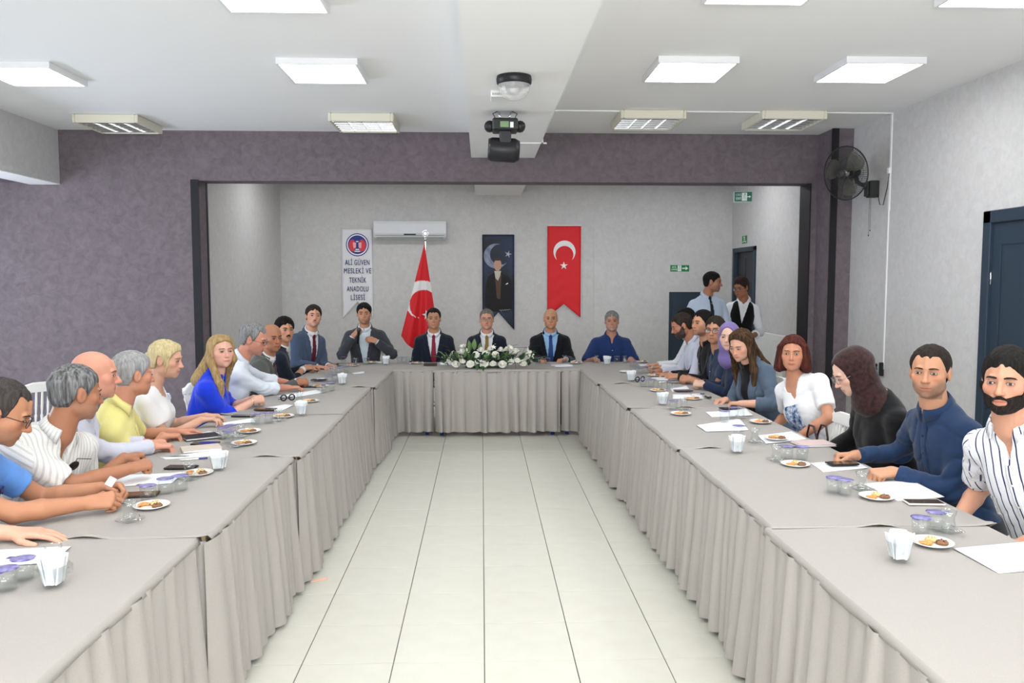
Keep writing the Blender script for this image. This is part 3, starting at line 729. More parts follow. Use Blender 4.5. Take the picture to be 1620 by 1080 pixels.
        gb.tube([(-.010, .102, .003 + gdy), (0, .105, .006 + gdy), (.010, .102, .003 + gdy)], rt, 6)
        go = hchild(gb.build('glasses', gm, root)); go['label'] = q.get('glabel', 'thin %s framed glasses' % q['glasses'])
        lb = MB()
        for g_ in (-1, 1):
            lb.face([(g_ * .033 + .0225 * math.copysign(abs(math.cos(a)) ** .7, math.cos(a)), .1005, -.001 + gdy + .0155 * math.copysign(abs(math.sin(a)) ** .7, math.sin(a))) for a in np.linspace(0, 2 * math.pi, 16, endpoint=False)])
        lo = lb.build('lens', mat('lens_glass', (1, 1, 1, 1), rough=.02, alpha=.12), go)
    hair(b, q, root, off, res); clothes(b, q, root, off, res)
    if q.get('extra'): q['extra'](b, q, root, off)
    return root
EYES = {}
def eye_mesh(iris, op, far=False):
    k = (iris, op, far)
    if k in EYES: return EYES[k]
    P = []; C = []; nu, nv = 11, 16
    for i in range(nu):
        th = math.pi * i / (nu - 1) * .5
        for j in range(nv):
            a = 2 * math.pi * j / nv; x = .0145 * math.sin(th) * math.cos(a); z = .0068 * op * math.sin(th) * math.sin(a); y = .0092 * math.cos(th)
            P.append((x, y, z + .12 * abs(x) * op)); r = math.hypot(x, z)
            c = (.006, .006, .006) if r < .0026 else (iris if r < .0060 else (.40, .38, .37) if not far else (.20, .18, .17))  # distant eyes have shade put into the colour of the whites
            if z > .0040 * op or (abs(x) > .0118): c = (.02, .012, .01)
            C.append(c + (1,))
    m = MB(); m.quad_grid(P, nu, nv, False, True)
    me = bpy.data.meshes.new('eye'); me.from_pydata(m.v, [], m.f)
    me.polygons.foreach_set('use_smooth', m.sm); at = me.attributes.new('Col', 'FLOAT_COLOR', 'POINT'); at.data.foreach_set('color', np.array(C, np.float32).ravel())
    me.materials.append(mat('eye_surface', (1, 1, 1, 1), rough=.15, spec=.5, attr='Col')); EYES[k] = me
    return me
def hair_mat(c, c2=None):
    c2 = c2 or tuple(min(1, x * 2. + .005) for x in c)
    return mat('hair_%s_%s' % (tuple(round(x, 3) for x in c), tuple(round(x, 3) for x in c2)), tuple(c) + (1,), rough=.62, spec=.12, stretch=.1, noise=(90, tuple(c2) + (1,), .8), bump=(160, .9))
def hair(b, q, root, off, res):
    hr = q['hair']; st = hr['style']; h = b.hs; HF = b.HF; fw = q.get('face', 1.0)
    if st == 'none': return
    S = Sdf(); tk = hr.get('t', .010); col = hr.get('col', (.012, .009, .008))
    fl = hr.get('line', .066) + (.010 if st in ('bob', 'long') else 0)                               # height of the hairline over the forehead
    E = lambda S_, c, r, k=.012, op='u': S_.ell(HF, V3(*c) * h, V3(*r) * h, k, op)
    ly = V3(-.14, -.085, -.045, -.030, -.012, .008, .022, .030, .045, .062, .085, .12)
    if st == 'fringe': lz = V3(-.078, -.070, -.06, .030, .032, .0, .005, .10, .2, .2, .2, .2)
    else: lz = V3(-.080, -.076, -.060, .022, .028, -.028, -.030, .012, fl - .036, fl - .012, fl, fl)
    rec = hr.get('recede', 0.)
    def cap(P):
        l = HF.l(P) / h; x = l[:, 0]; y = l[:, 1]; z = l[:, 2]
        d = dell(l, V3(0, -.019, .035), V3(.0785 * fw + tk * .9, .098 + tk, .085 + hr.get('top', tk)))
        d = smin(d, dell(l, V3(0, -.035, -.02), V3(.068 * fw + tk, .072 + tk, .07)), .02)
        zl = np.interp(y, ly, lz) + rec * .03 * np.exp(-((np.abs(x) - .045) / .018) ** 2) * (y > .03) 
        if st == 'fringe': d = np.maximum(d, z - hr.get('crown', .055))
        zl = zl + .006 * np.sin(x * 130 + 2 * np.sin(x * 47)) * (z > .02) * (0 if st in ('long', 'bob', 'tied') else 1)
        part = hr.get('wave', 0.) * .006 * np.sin(x * 90 + y * 40)
        if st in ('short', 'fringe'): d = d + tk * (.9 * (1 - np.clip((z + .085) / .12, 0, 1)) + .75 * (1 - np.clip((z - zl) / .04, 0, 1)) * (y > -.03))
        return np.maximum(d + part, (zl - z) * .75) * h
    S.add(cap, HF.o, .15 * h)
    nz = hr.get('nz', .0016); st3 = V3(1, 1, .16 if st in ('long', 'bob', 'tied') else .35)
    n1 = lambda P: nz * 1.2 * wob(P * st3, 150, b.seed) + nz * wob(P * st3, 300, b.seed)
    D = -V3(0, 0, 1.)
    loc = lambda p: HF.w(V3(*p) * h)
    if st == 'long':
        c1 = q['hair'].get('len', .30)
        for g in (-1, 1):
            a0 = loc((g * .066 * fw, -.005, .03)); a1 = loc((g * .083 * fw, .005, -.06)); 
            a2 = b.T.w(V3(g * .12, .055, b.L * .93)) + HF.R[:, 0] * 0; a3 = b.T.w(V3(g * .11, .115, b.L * (.93 - c1)))
            S.cap(loc((g * .03, .045, .098)), a0, .020 * h, .024 * h, .03); S.cap(a0, a1, .024, .026, .02); S.cap(a1, a2, .026, .030, .02); S.cap(a2, a3, .032, .014, .02)
        S.cap(loc((0, -.08, 0)), b.T.w(V3(0, -.10, b.L * .84)), .058, .058, .04); S.cap(b.T.w(V3(-.06, -.095, b.L * .87)), b.T.w(V3(.06, -.095, b.L * .87)), .042, .042, .04)
    if st == 'bob':
        for g in (-1, 1):
            S.cap(loc((g * .016, .034, .108)), loc((g * .076, .008, .04)), .010 * h, .022 * h, .02)
            S.cap(loc((g * .074, .018, .04)), loc((g * .084, .018, -.085)), .024, .031, .02); S.cap(loc((g * .082, -.03, .0)), loc((g * .090, -.03, -.10)), .030, .036, .03)
        E(S, (0, -.05, -.04), (.085, .065, .10), .03)
    if st == 'tied':
        E(S, (0, -.115, .0), (.032, .035, .030), .012)
        for g in (-1, 1): S.cap(loc((g * .02, .055, .098)), loc((g * .069, .040, .04)), .012 * h, .013 * h, .02); S.cap(loc((g * .069, .040, .04)), loc((g * .072, .030, -.075)), .011, .005, .015)
    if st == 'hijab':
        S = Sdf(); S.ell(HF, V3(0, -.026, .032) * h, V3(.093, .114, .100) * h, .01); S.ell(HF, V3(0, -.01, -.06) * h, V3(.088, .088, .09) * h, .04)
        S.cap(loc((0, -.035, -.09)), b.N + b.NF.R[:, 1] * .02, .082, .088, .04); S.ell(b.T, (0, .02, b.L * .94), (.125, .095, .075), .05)
        S.ell(HF, V3(0, .085, -.006) * h, V3(.064, .085, .098) * h, .008, 's')
        n1 = lambda P: .0026 * np.sin((P @ HF.R[:, 2]) * 42 + (P @ HF.R[:, 1]) * 34 + 1.2 * wob(P, 9))
        v, f = surf(S, .0075 * res, [(HF.o - .13 * h, HF.o + .13 * h, .005 * res)], n1)
        o = np_mesh('headscarf', v, f, hr['mat'], root, off=off); o['label'] = hr['label']; return
    hh = .0042 * max(res * .85, 1)
    v, f = surf(S, hh, (), n1)
    np_mesh('hair', v, f, hair_mat(col, hr.get('col2')), root, off=off)
# ---------------------------------------------------------------- clothes
def cloth_mat(name, col, col2=None, rough=.85, stripe=None, scale=420):
    if name in MATS: return MATS[name]
    m = mat(name, col, rough=rough, spec=.15, sheen=.15, noise=(scale, col2 or tuple(x * .8 for x in col[:3]) + (1,), .6), bump=(scale * 1.5, .12))
    if stripe:                                                # woven stripes across garment space 'loc'
        nt = m.node_tree; b = nt.nodes['Principled BSDF']; old = b.inputs['Base Color'].links[0].from_socket
        a = nt.nodes.new('ShaderNodeAttribute'); a.attribute_name = 'loc'; sx = nt.nodes.new('ShaderNodeSeparateXYZ'); nt.links.new(a.outputs['Vector'], sx.inputs[0])
        out = sx.outputs[0]
        md = nt.nodes.new('ShaderNodeMath'); md.operation = 'PINGPONG'; md.inputs[1].default_value = stripe[0] / 2; nt.links.new(out, md.inputs[0])
        lt = nt.nodes.new('ShaderNodeMath'); lt.operation = 'LESS_THAN'; lt.inputs[1].default_value = stripe[1]; nt.links.new(md.outputs[0], lt.inputs[0])
        mx = nt.nodes.new('ShaderNodeMix'); mx.data_type = 'RGBA'; nt.links.new(lt.outputs[0], mx.inputs[0]); nt.links.new(old, mx.inputs[6]); mx.inputs[7].default_value = stripe[2]
        nt.links.new(mx.outputs[2], b.inputs['Base Color'])
    return m
def garment_loc(b, v):
    l = b.T.l(v).copy()
    for n in 'RL':
        sh, el, wr, a, sg = b.arm[n]
        fr = Fr(sh, b.T.R[:, 0], b.T.R[:, 1], b.T.R[:, 2])
        d1 = dcap(v, sh, el, .06, .055); d2 = dcap(v, el, wr, .05, .04); m = (np.minimum(d1, d2) < .014) & (np.abs(l[:, 0]) > .15)
        ax = unit(el - sh); X = unit(np.cross(ax, V3(0, 0, 1) if abs(ax[2]) < .95 else b.T.R[:, 1])); q_ = (v - sh)
        ax2 = unit(wr - el); X2 = unit(X - ax2 * (X @ ax2)); Y = np.cross(ax, X); Y2 = np.cross(ax2, X2)
        an = np.where(d1 < d2, np.arctan2(q_ @ X, q_ @ Y), np.arctan2((v - el) @ X2, (v - el) @ Y2)) * .055
        l[m, 0] = an[m]
    return l
def clothes(b, q, root, off, res):
    t = q['top']; fem = q.get('fem'); T = b.T; L = b.L; NF = b.NF; k = t['kind']; armr = (.9 if fem else 1.) * q.get('armw', 1.)
    rs = .0075 * max(res * .9, 1)
    def wrinkle(amp, sd=0.):
        mids = [b.arm[n][1] for n in 'RL']
        def f(P):
            e = np.minimum(np.linalg.norm(P - mids[0], axis=1), np.linalg.norm(P - mids[1], axis=1))
            near = np.exp(-(e / .14) ** 2)
            z = P @ T.R[:, 2]; x = P @ T.R[:, 0]
            cr = 1 - np.abs(np.sin(wob(P, 9, b.seed + sd) * 4.5 + z * 14 + x * 9))          # sharp creases between soft swells
            return amp * (.7 * wob(P, 26, b.seed + sd) + .3 * wob(P, 60, b.seed) + 1.3 * cr ** 3) + near * amp * 1.2 * (1 - 2 * np.abs(np.sin(wob(P, 14, b.seed) * 3 + z * 42 + x * 22)))
        return f
    def sleeves(S, o, kind):
        for n in 'RL':
            sh, el, wr, a, sg = b.arm[n]; r0, r1, r2 = (.058 + o) * armr, (.050 + o) * armr, (.038 + o) * armr
            if kind == 'long':
                S.cap(sh, el, r0, r1, .03); e = el + (wr - el) * .93
                ax = unit(wr - el)
                S.add(lambda P, el=el, e=e, ax=ax, r1=r1, r2=r2: np.maximum(dcap(P, el, e + ax * .03, r1, r2), (P - e) @ ax), (el + e) / 2, np.linalg.norm(e - el) / 2 + .09, .02)
            elif kind == 'roll':
                S.cap(sh, el, r0, r1, .03); ax = unit(wr - el); e = el + (wr - el) * t.get('rl', .32)
                S.add(lambda P, el=el, e=e, ax=ax, r1=r1: np.maximum(dcap(P, el, e + ax * .03, r1, r1 * .93), (P - e) @ ax), (el + e) / 2, .16, .02)
                S.add(lambda P, e=e, ax=ax, r1=r1: np.maximum(dcap(P, e - ax * .03, e + ax * .005, r1 + .003, r1 + .003), np.abs((P - e) @ ax + .014) - .018), e, .09, .004)
            else:
                fr_ = t.get('sl', .62); ax = unit(el - sh); e = sh + (el - sh) * fr_
                S.add(lambda P, sh=sh, e=e, ax=ax, r0=r0: np.maximum(dcap(P, sh, e + ax * .05, r0, r0 * 1.03), (P - e) @ ax), (sh + e) / 2, .2, .03)
    def vcut(S, w, z0, z1):
        """V opening in front from height z0 (closed) to z1 (w wide)"""
        def f(P):
            l = T.l(P); s_ = np.clip((l[:, 2] - z0) / (z1 - z0), 0, 1.4)
            return np.maximum(np.maximum(np.abs(l[:, 0]) - w * s_, z0 - l[:, 2]) * .9, -(l[:, 1] - .0))
        S.add(f, T.w(V3(0, .1, (z0 + z1) / 2 + .03)), (z1 - z0) * .7 + .12, .004, 's')
    def collar(name, m, r, z0, z1, drop, flare, gap, point=.03):
        """fold-down collar round the neck, open in front by +-gap degrees; leaf drops by drop and ends in points"""
        mb = MB(); n = 33; rows = []
        for i in range(n):
            u = -1 + 2 * i / (n - 1); a = u * (180 - gap); fr_ = max(0., abs(u) - .6) / .4; ca, sa = math.sin(R(a)), -math.cos(R(a))
            tl = -.22 * (sa * r)                                   # collar sits lower in front
            pr = [(r + .004, z0), (r, z1), (r + .004, z1 + .003), (r + flare * .55, z1 - drop * .45), (r + flare, z1 - drop - point * fr_ ** 1.5), (r + flare - .005, z1 - drop + .001 - point * fr_ ** 1.5), (r + flare * .5 - .004, z1 - drop * .45), (r + .006, z1 - .006)]
            rows += [tuple(NF.w(V3(q_[0] * ca, q_[0] * sa * .96 - .004, q_[1] + tl + .012 * (sa < 0) * abs(sa))) - np.array(off)) for q_ in pr]
        mb.quad_grid(rows, n, 8, False, False)
        o = mb.build(name, m, root); at = o.data.attributes.new('loc', 'FLOAT_VECTOR', 'POINT'); at.data.foreach_set('vector', np.array([(1.1 * r * R(-180 + 360 * (i // 8) / (n - 1)), 0, 0) for i in range(n * 8)], np.float32).ravel()); sd = o.modifiers.new('solidify', 'SOLIDIFY'); sd.thickness = .002; return o
    def layer(mask, o0, o1, smo=.0):
        """thin piece lying on the front of the torso where mask(l) < 0"""
        f0 = b.torso(o1); S_ = Sdf()
        bb = Sdf(); b.add_torso(bb, o1)
        def f(P):
            l = T.l(P)
            d = bb.ev(P)
            return np.maximum(np.maximum(np.maximum(d, -(d + (o1 - o0))), mask(l)), -l[:, 1])
        S_.add(f, T.w(V3(0, .05, L * .55)), L * .62 + .1)
        return S_
    loc_attr = lambda v: {'loc': garment_loc(b, v)}
    zc = t.get('close', .62)
    suit = k == 'suit'
    o_sh = 0. if not suit else -.004
    # shirt / top against the skin
    sm = t['mat'] if not suit else t['shirt']
    S = Sdf(); b.add_torso(S, o_sh, 0., z0=-.02, z1=L * (1.0 if k != 'tee' else .99))
    def traps(S, o):
        for n in 'RL':
            sh = b.arm[n][0]; S.cap(b.N - NF.R[:, 2] * .045 - T.R[:, 1] * .01, sh + T.R[:, 2] * .006, .056 + o, .050 + o, .04)
    traps(S, o_sh)
    if not suit:
        sleeves(S, .004 + t.get('loose', 0.), t.get('sleeve', 'long'))
    if k in ('polo', 'shirt') or suit:
        S.add(lambda P: dcap(P, b.N - NF.R[:, 2] * .05, b.N - NF.R[:, 2] * .022, .068, .064), b.N, .1, .03)
        S.cap(b.N - NF.R[:, 2] * .02, b.N + NF.R[:, 2] * .09, .060, .056, .004, 's')
        if not suit:
            vcut(S, t.get('vw', .030), L * t.get('vz', .80), L * 1.03)
        collar('collar', sm, (.0665 if not fem else .058) + (0 if suit else .004), -.02 if suit else -.035, .028 if suit else .022, .032 if suit else .032, .020 if suit else .021, t.get('gap', (34 if t.get('vw', .03) > .02 else 8) if not suit else 3), .026)
    elif k == 'tee':
        nr = t.get('nr', .070) if not t.get('vw') else .060
        S.cap(b.N - NF.R[:, 2] * .045 + NF.R[:, 1] * .035, b.N + NF.R[:, 2] * .09 - NF.R[:, 1] * .01, nr, nr, .004, 's')
        if t.get('vw'): vcut(S, t['vw'], L * t.get('vz', .78), L * .97)
    elif k == 'stand':
        S.add(lambda P: dcap(P, b.N - NF.R[:, 2] * .03, b.N + NF.R[:, 2] * .03, .070, .064), b.N, .1, .03)
    v, f = surf(S, rs * (.8 if k == 'tee' and res < 1.45 else 1), (), wrinkle(t.get('wr', .0035) if not suit else .001))
    np_mesh({'tee': 'top', 'polo': 'polo_shirt', 'stand': 'top'}.get(k, 'shirt'), v, f, sm, root, attrs=loc_attr(v), off=off)
    if k in ('polo', 'shirt') and t.get('placket', 1):
        zt = L * t.get('vz', .80)
        pl = layer(lambda l: np.maximum(np.abs(l[:, 0]) - .015, np.maximum(l[:, 2] - zt, (L * (.62 if k == 'polo' else .0)) - l[:, 2])), -.003, .0065)
        v, f = surf(pl, rs * .62); np_mesh('placket', v, f, sm, root, attrs=loc_attr(v), off=off)
        for z in np.arange(.30 if k == 'shirt' else .70, t.get('vz', .80), .13):
            c = None
            y = .06
            while b.torso(.0075)(T.w(V3(0, y, L * z))[None])[0] < 0 and y < .3: y += .004
            p = T.w(V3(0, y, L * z)) - np.array(off); n_ = T.R[:, 1]
            bt = MB(); bt.lathe([(0, .002), (.005, .0015), (.0055, 0)], 8, M=Matrix.Translation(p) @ Vector(n_).to_track_quat('Z', 'Y').to_matrix().to_4x4())
            bt.build('button', mat(t.get('btn', 'button_pale'), (.75, .74, .70, 1) if t.get('btn', 'button_pale') == 'button_pale' else (.02, .02, .03, 1), rough=.35), root)
    if t.get('tie2'):
        zk = L * .96; tS = layer(lambda l: np.maximum(np.abs(l[:, 0]) - (.014 + .028 * np.clip((zk - l[:, 2]) / (L * .9), 0, 1)), np.maximum(l[:, 2] - zk, .03 - l[:, 2])), .0, .012)
        yk = .02
        while b.torso(.006)(T.w(V3(0, yk, L * .935))[None])[0] < 0 and yk < .2: yk += .003
        tS.ell(T, (0, yk, L * .945), (.022, .016, .026), .008); v, f = surf(tS, rs * .75); np_mesh('tie', v, f, t['tie2'], root, off=off)
    if suit:
        S = Sdf(); b.add_torso(S, .010, 0., z0=-.06, z1=L * .965)
        traps(S, .009)
        sleeves(S, .010, t.get('sleeve', 'long'))
        S.cap(b.N - NF.R[:, 2] * .03, b.N + NF.R[:, 2] * .09, .064, .064, .01, 's')
        z0 = L * t.get('vb', .22); vw = t.get('vo', .078)
        vcut(S, vw, z0, L * .93)
        collar('jacket_collar', t['mat'], .080, -.03, .016, .034, .018, 62, -.02)
        v, f = surf(S, rs, (), wrinkle(t.get('wr', .004), 1.))
        jo = np_mesh('jacket', v, f, t['mat'], root, attrs=loc_attr(v), off=off)
        if t.get('jlabel'): jo['label'] = t['jlabel']
        def lap(l):
            s_ = np.clip((l[:, 2] - z0) / (L * .93 - z0), 0, 1.2); x = np.abs(l[:, 0]); inn = vw * s_ - .002; wd = .012 + .058 * np.minimum(s_ / .78, 1) - (s_ > .78) * .014
            return np.maximum(np.maximum(inn - x, x - inn - wd) * .8, np.maximum(z0 + .012 - l[:, 2], l[:, 2] - L * .95))
        v, f = surf(layer(lap, .007, .0195), rs * .75); np_mesh('lapel', v, f, t['mat'], root, attrs=loc_attr(v), off=off)
        if t.get('tie'):
            zk = L * .945
            def tf(l):
                s_ = (zk - l[:, 2]) / (L * .8); return np.maximum(np.abs(l[:, 0]) - (.019 + .032 * np.clip(s_, 0, 1)), np.maximum(l[:, 2] - zk, .0 - l[:, 2]))
            tS = layer(tf, -.004, .0085); yk = .02
            while b.torso(.004)(T.w(V3(0, yk, L * .925))[None])[0] < 0 and yk < .2: yk += .003
            tS.ell(T, (0, yk, L * .935), (.022, .016, .026), .008)
            v, f = surf(tS, rs * .75); to = np_mesh('tie', v, f, t['tie'], root, off=off)
            if t.get('tlabel'): to['label'] = t['tlabel']
        for n in 'RL':                                       # shirt cuffs
            sh, el, wr, a, sg = b.arm[n]
            if t.get('sleeve', 'long') == 'long':
                ax = unit(wr - el); e = wr - ax * .030; cb = Sdf(); cb.add(lambda P, e=e, ax=ax: np.maximum(dcap(P, e - ax * .03, e + ax * .03, .038 * armr, .036 * armr), np.abs((P - e) @ ax) - .018), e, .08)
                v, f = surf(cb, .007 * max(1, res * .9)); np_mesh('cuff', v, f, t['shirt'], root, attrs=loc_attr(v), off=off)
    # trousers and shoes of a seated or standing figure
    lg = q.get('legs', 'sit'); pm = q.get('pants') or cloth_mat('trousers_dark', (.018, .019, .024, 1))
    S = Sdf(); sh2 = []; Fz = unit(V3(T.R[0, 1], T.R[1, 1], 0)); X = unit(V3(T.R[0, 0], T.R[1, 0], 0))
    if lg == 'sit':
        S.ell(Fr(b.P0, X, Fz, V3(0, 0, 1)), (0, -.01, .0), (.185 * b.w, .14, .105), .03)
        for g in (-1, 1):
            hip = b.P0 + X * g * .09 + Fz * .02 + V3(0, 0, .0); kn = hip + Fz * .40 + X * g * .05; kn[2] = .50; ft = kn + Fz * -.06; ft[2] = .10
            S.cap(hip, kn, .088, .066, .03); S.cap(kn, ft, .064, .05, .02)
            sS = Sdf(); sh2.append(sS); sS.cap(ft + V3(0, 0, -.055), ft + Fz * .16 + V3(0, 0, -.068), .046, .034, .01); sS.cap(ft, ft + V3(0, 0, -.05), .042, .045, .02)
    else:
        S.ell(Fr(b.P0, X, Fz, V3(0, 0, 1)), (0, 0, -.02), (.17 * b.w, .12, .13), .03)
        for g in (-1, 1):
            hip = b.P0 + X * g * .085 + V3(0, 0, -.04); kn = hip * 1.; kn[2] = .50; ft = kn + X * g * .02; ft[2] = .11
            S.cap(hip, kn, .088, .066, .03); S.cap(kn, ft, .064, .055, .02)
            sS = Sdf(); sh2.append(sS); sS.cap(ft + V3(0, 0, -.065), ft + Fz * .16 + V3(0, 0, -.078), .046, .034, .01); sS.cap(ft, ft + V3(0, 0, -.06), .042, .045, .02)
    v, f = surf(S, .017, (), lambda P: .004 * wob(P, 25, b.seed)); np_mesh('trousers', v, f, pm, root, off=off)
    for sS in sh2: v, f = surf(sS, .013); np_mesh('shoe', v, f, mat('shoe_leather', (.012, .011, .011, 1), rough=.35), root, off=off)
BLACK_H = (.006, .005, .005)
# ---------------------------------------------------------------- the meeting: who sits where
def C3(*a): return srgb(*a)
def SK(r, g, b): return tuple(x * .84 for x in srgb(r, g, b)[:3])
W_SHIRT = cloth_mat('white_shirt', C3(232, 234, 238)); BLUE_SH = cloth_mat('pale_blue_shirt', C3(150, 190, 228)); LAV = cloth_mat('lavender_shirt', C3(206, 208, 222))
NAVY_SUIT = cloth_mat('navy_suit', C3(30, 36, 50)); CHAR_SUIT = cloth_mat('charcoal_suit', C3(64, 66, 72)); GREEN_SUIT = cloth_mat('grey_green_suit', C3(84, 86, 82)); BLUE_SUIT = cloth_mat('slate_blue_suit', C3(72, 86, 110))
WINE = cloth_mat('wine_tie', C3(92, 26, 42), rough=.5); RED = cloth_mat('red_tie', C3(132, 36, 56), rough=.5); GOLD = cloth_mat('gold_tie', C3(140, 112, 62), rough=.5); BLUET = cloth_mat('blue_tie', C3(38, 64, 122), rough=.5); DARKT = cloth_mat('dark_tie', C3(28, 38, 46), rough=.5)
DENIM = cloth_mat('denim_jacket', C3(84, 98, 116)); BLACKC = cloth_mat('black_cloth', C3(16, 16, 18)); NAVYC = cloth_mat('navy_cloth', C3(32, 44, 70)); NAVY2 = cloth_mat('navy_blue_shirt', C3(36, 56, 88))
HZ = TZ_ + .024
TAN = SK(192, 136, 104); FAIR = SK(224, 172, 146); MID = SK(206, 152, 120); PALE = SK(232, 190, 168); BRN = SK(180, 124, 94)
def pl(who, lb, pel, H, top, skin, R=None, L=None, yaw=0, **k):
    """seat one person: pelvis, head position and heading, two hands, clothes"""
    yr = math.radians(yaw); k.setdefault('hs', 1.04); k.setdefault('res', 1.5)
    if k.get('legs', 'sit') == 'sit': chair(pel[0] + .02 * math.cos(yr), pel[1] + .02 * math.sin(yr), k.get('cyaw', 0 if -60 < yaw < 60 else (-90 if -130 < yaw < -60 else 180)), 'white banquet chair under the ' + who)
    d = dict(label=lb, pel=pel, H=H, top=top, skin=skin, yaw=yaw, **k)
    if R: d['R'] = R
    if L: d['L'] = L
    return person(d)
def hnd(p, d=None, k='relax', u=(0, 0, 1), **q):
    r = dict(p=p, k=k, u=u, **q)
    if d: r['d'] = d
    return r
def clasp(c, ax, **q):
    """two hands folded together at c; ax = direction the forearms come from"""
    f = unit(V3(*ax)); sd = unit(np.cross(f, V3(0, 0, 1))); c = V3(*c)
    r = hnd(tuple(c - f * .075 + sd * .062), tuple(f * .8 - sd * .62), 'half', tuple(sd * .75 + V3(0, 0, .65)), **q)
    l = hnd(tuple(c - f * .075 - sd * .062), tuple(f * .8 + sd * .62), 'half', tuple(-sd * .75 + V3(0, 0, .65)), **q)
    return dict(R=r, L=l)
sh = lambda m, **k: dict(kind='shirt', mat=m, **k)
polo = lambda m, **k: dict(kind='polo', mat=m, sleeve='short', **k)
tee = lambda m, **k: dict(kind='tee', mat=m, sleeve='short', **k)
suit = lambda m, s, t, **k: dict(kind='suit', mat=m, shirt=s, tie=t, **k)
# extras worn or held
def sunglasses(b, q, root, off):
    m = MB(); T = b.T; c = T.w(V3(-.012, 0, b.L * .80)); y = .05
    while b.torso(.055)(T.w(V3(-.012, y, b.L * .80))[None])[0] < 0: y += .004
    M_ = Matrix([list(T.R[i]) + [T.w(V3(-.012, y, b.L * .80))[i] - off[i]] for i in range(3)] + [[0, 0, 0, 1]]) @ Matrix.Rotation(R(82), 4, 'Y')
    for g in (-1, 1):
        m.lathe([(0, -.002), (.024, -.002), (.027, 0), (.024, .003), (0, .004)], 16, M=M_ @ Matrix.Translation((g * .034, 0, .006)) @ Matrix.Rotation(R(-90), 4, 'X'))
        m.tube([M_ @ Vector((g * .058, 0, .01)), M_ @ Vector((g * .062, -.02, -.01)), M_ @ Vector((g * .06, -.03, -.10))], .002, 6)
    m.tube([M_ @ Vector((-.012, .002, .012)), M_ @ Vector((.012, .002, .012))], .0025, 6)
    o = m.build('sunglasses', mat('sunglass_black', (.01, .01, .012, 1), rough=.12), root); o['label'] = 'dark sunglasses hooked in the shirt placket'
def watch(arm='L'):
    def f(b, q, root, off):
        sh_, el, wr, a, sg = b.arm[arm]; ax = unit(wr - el); c = wr - ax * .012 - np.array(off)
        M_ = Matrix.Translation(c) @ Vector(ax).to_track_quat('Z', 'Y').to_matrix().to_4x4(); m = MB(); m.lathe([(.0345, -.011), (.037, -.009), (.037, .009), (.0345, .011)], 20, M=M_)
        u = np.array(a.get('u', (0, 0, 1)), float); u = unit(u - ax * (u @ ax)); M2 = Matrix.Translation(c + u * .037) @ Vector(u).to_track_quat('Z', 'Y').to_matrix().to_4x4()
        m.lathe([(0, .006), (.017, .006), (.019, 0), (0, -.002)], 16, M=M2); m.build('wristwatch', mat('watch_black', (.01, .01, .012, 1), rough=.3), root)
    return f
def bracelet(b, q, root, off):
    sh_, el, wr, a, sg = b.arm['R']; ax = unit(wr - el); c = wr - ax * .02 - np.array(off)
    M_ = Matrix.Translation(c) @ Vector(ax).to_track_quat('Z', 'Y').to_matrix().to_4x4(); m = MB(); m.lathe([(.0300, -.003), (.0325, 0), (.0300, .003)], 20, M=M_); m.build('bracelet', mat('gold_metal', (.8, .6, .3, 1), rough=.25, metal=1.), root)
def chest_pin(x, z, kind):
    def f(b, q, root, off):
        T = b.T; y = .05
        while b.torso(.016)(T.w(V3(x, y, b.L * z))[None])[0] < 0: y += .003
        p = T.w(V3(x, y + .003, b.L * z)) - np.array(off); m = MB()
        if kind == 'emblem':
            M_ = Matrix.Translation(p) @ Matrix([list(T.R[i]) + [0] for i in range(3)] + [[0, 0, 0, 1]]); m.prism([(a * .9, c * .9) for a, c in ((-.012, -.020), (-.004, -.006), (.006, -.008), (.012, -.020), (.015, -.018), (.010, .0), (.018, .010), (.012, .016), (.004, .010), (.002, .024), (-.004, .022), (-.004, .008), (-.012, .004))], -.002, .004, 'xz', M_); m.build('chest_emblem', cloth_mat('emblem_navy', C3(30, 40, 90)), root)
        elif kind == 'pen': m.tube([p, p + T.wd((-.012, -.004, -.07))], .0035, 6); m.build('pocket_pen', M_CHROME, root)
        else: m.lathe([(0, .003), (.007, .002), (.008, 0)], 10, M=Matrix.Translation(p) @ Vector(T.R[:, 1]).to_track_quat('Z', 'Y').to_matrix().to_4x4()); m.build('lapel_pin', mat('gold_metal', (.8, .6, .3, 1), rough=.25, metal=1.), root)
    return f
# ---- left row, nearest first (they face the aisle)
pl('man cut off at the left edge', 'man mostly outside the frame, only his bare forearm and hand on the near left table', (-2.44, 2.72), (-2.24, 2.72, 1.26), tee(cloth_mat('grey_tee', C3(150, 150, 152))), FAIR, yaw=8, hy=20, res=1.2, hair=dict(style='short'),
   R=hnd((-2.0, 2.60, HZ + .02), (1, .1, -.05)), L=hnd((-1.744, 3.004, 0.768), (1, .12, -.06), 'flat', s=1.12, e=(-.3, -.2, -.8)))
pl('man in the blue polo', 'man with black glasses in a blue polo shirt, head bowed, fingers together over the table', (-2.20, 3.20), (-1.882, 3.220, 1.185), polo(cloth_mat('blue_polo', C3(98, 146, 214))), TAN, yaw=2, hy=20, hp=26, res=1.1, glasses='black', stub=.35, nose=1.08, eye=.5, pants=cloth_mat('check_trousers', C3(150, 158, 168)), extra=chest_pin(-.075, .74, 'emblem'),
   hair=dict(style='short', col=(.035, .03, .028), t=.008, line=.080, recede=1.8), R=hnd((-1.619, 3.332, 0.790), (1, .30, .06), 'half', (.0, -.75, .65), e=(-.35, -.5, -.6)), L=hnd((-1.658, 3.529, 0.800), (1, .0, .02), 'half', (-.1, .6, .75), e=(-.2, .5, -.6)))
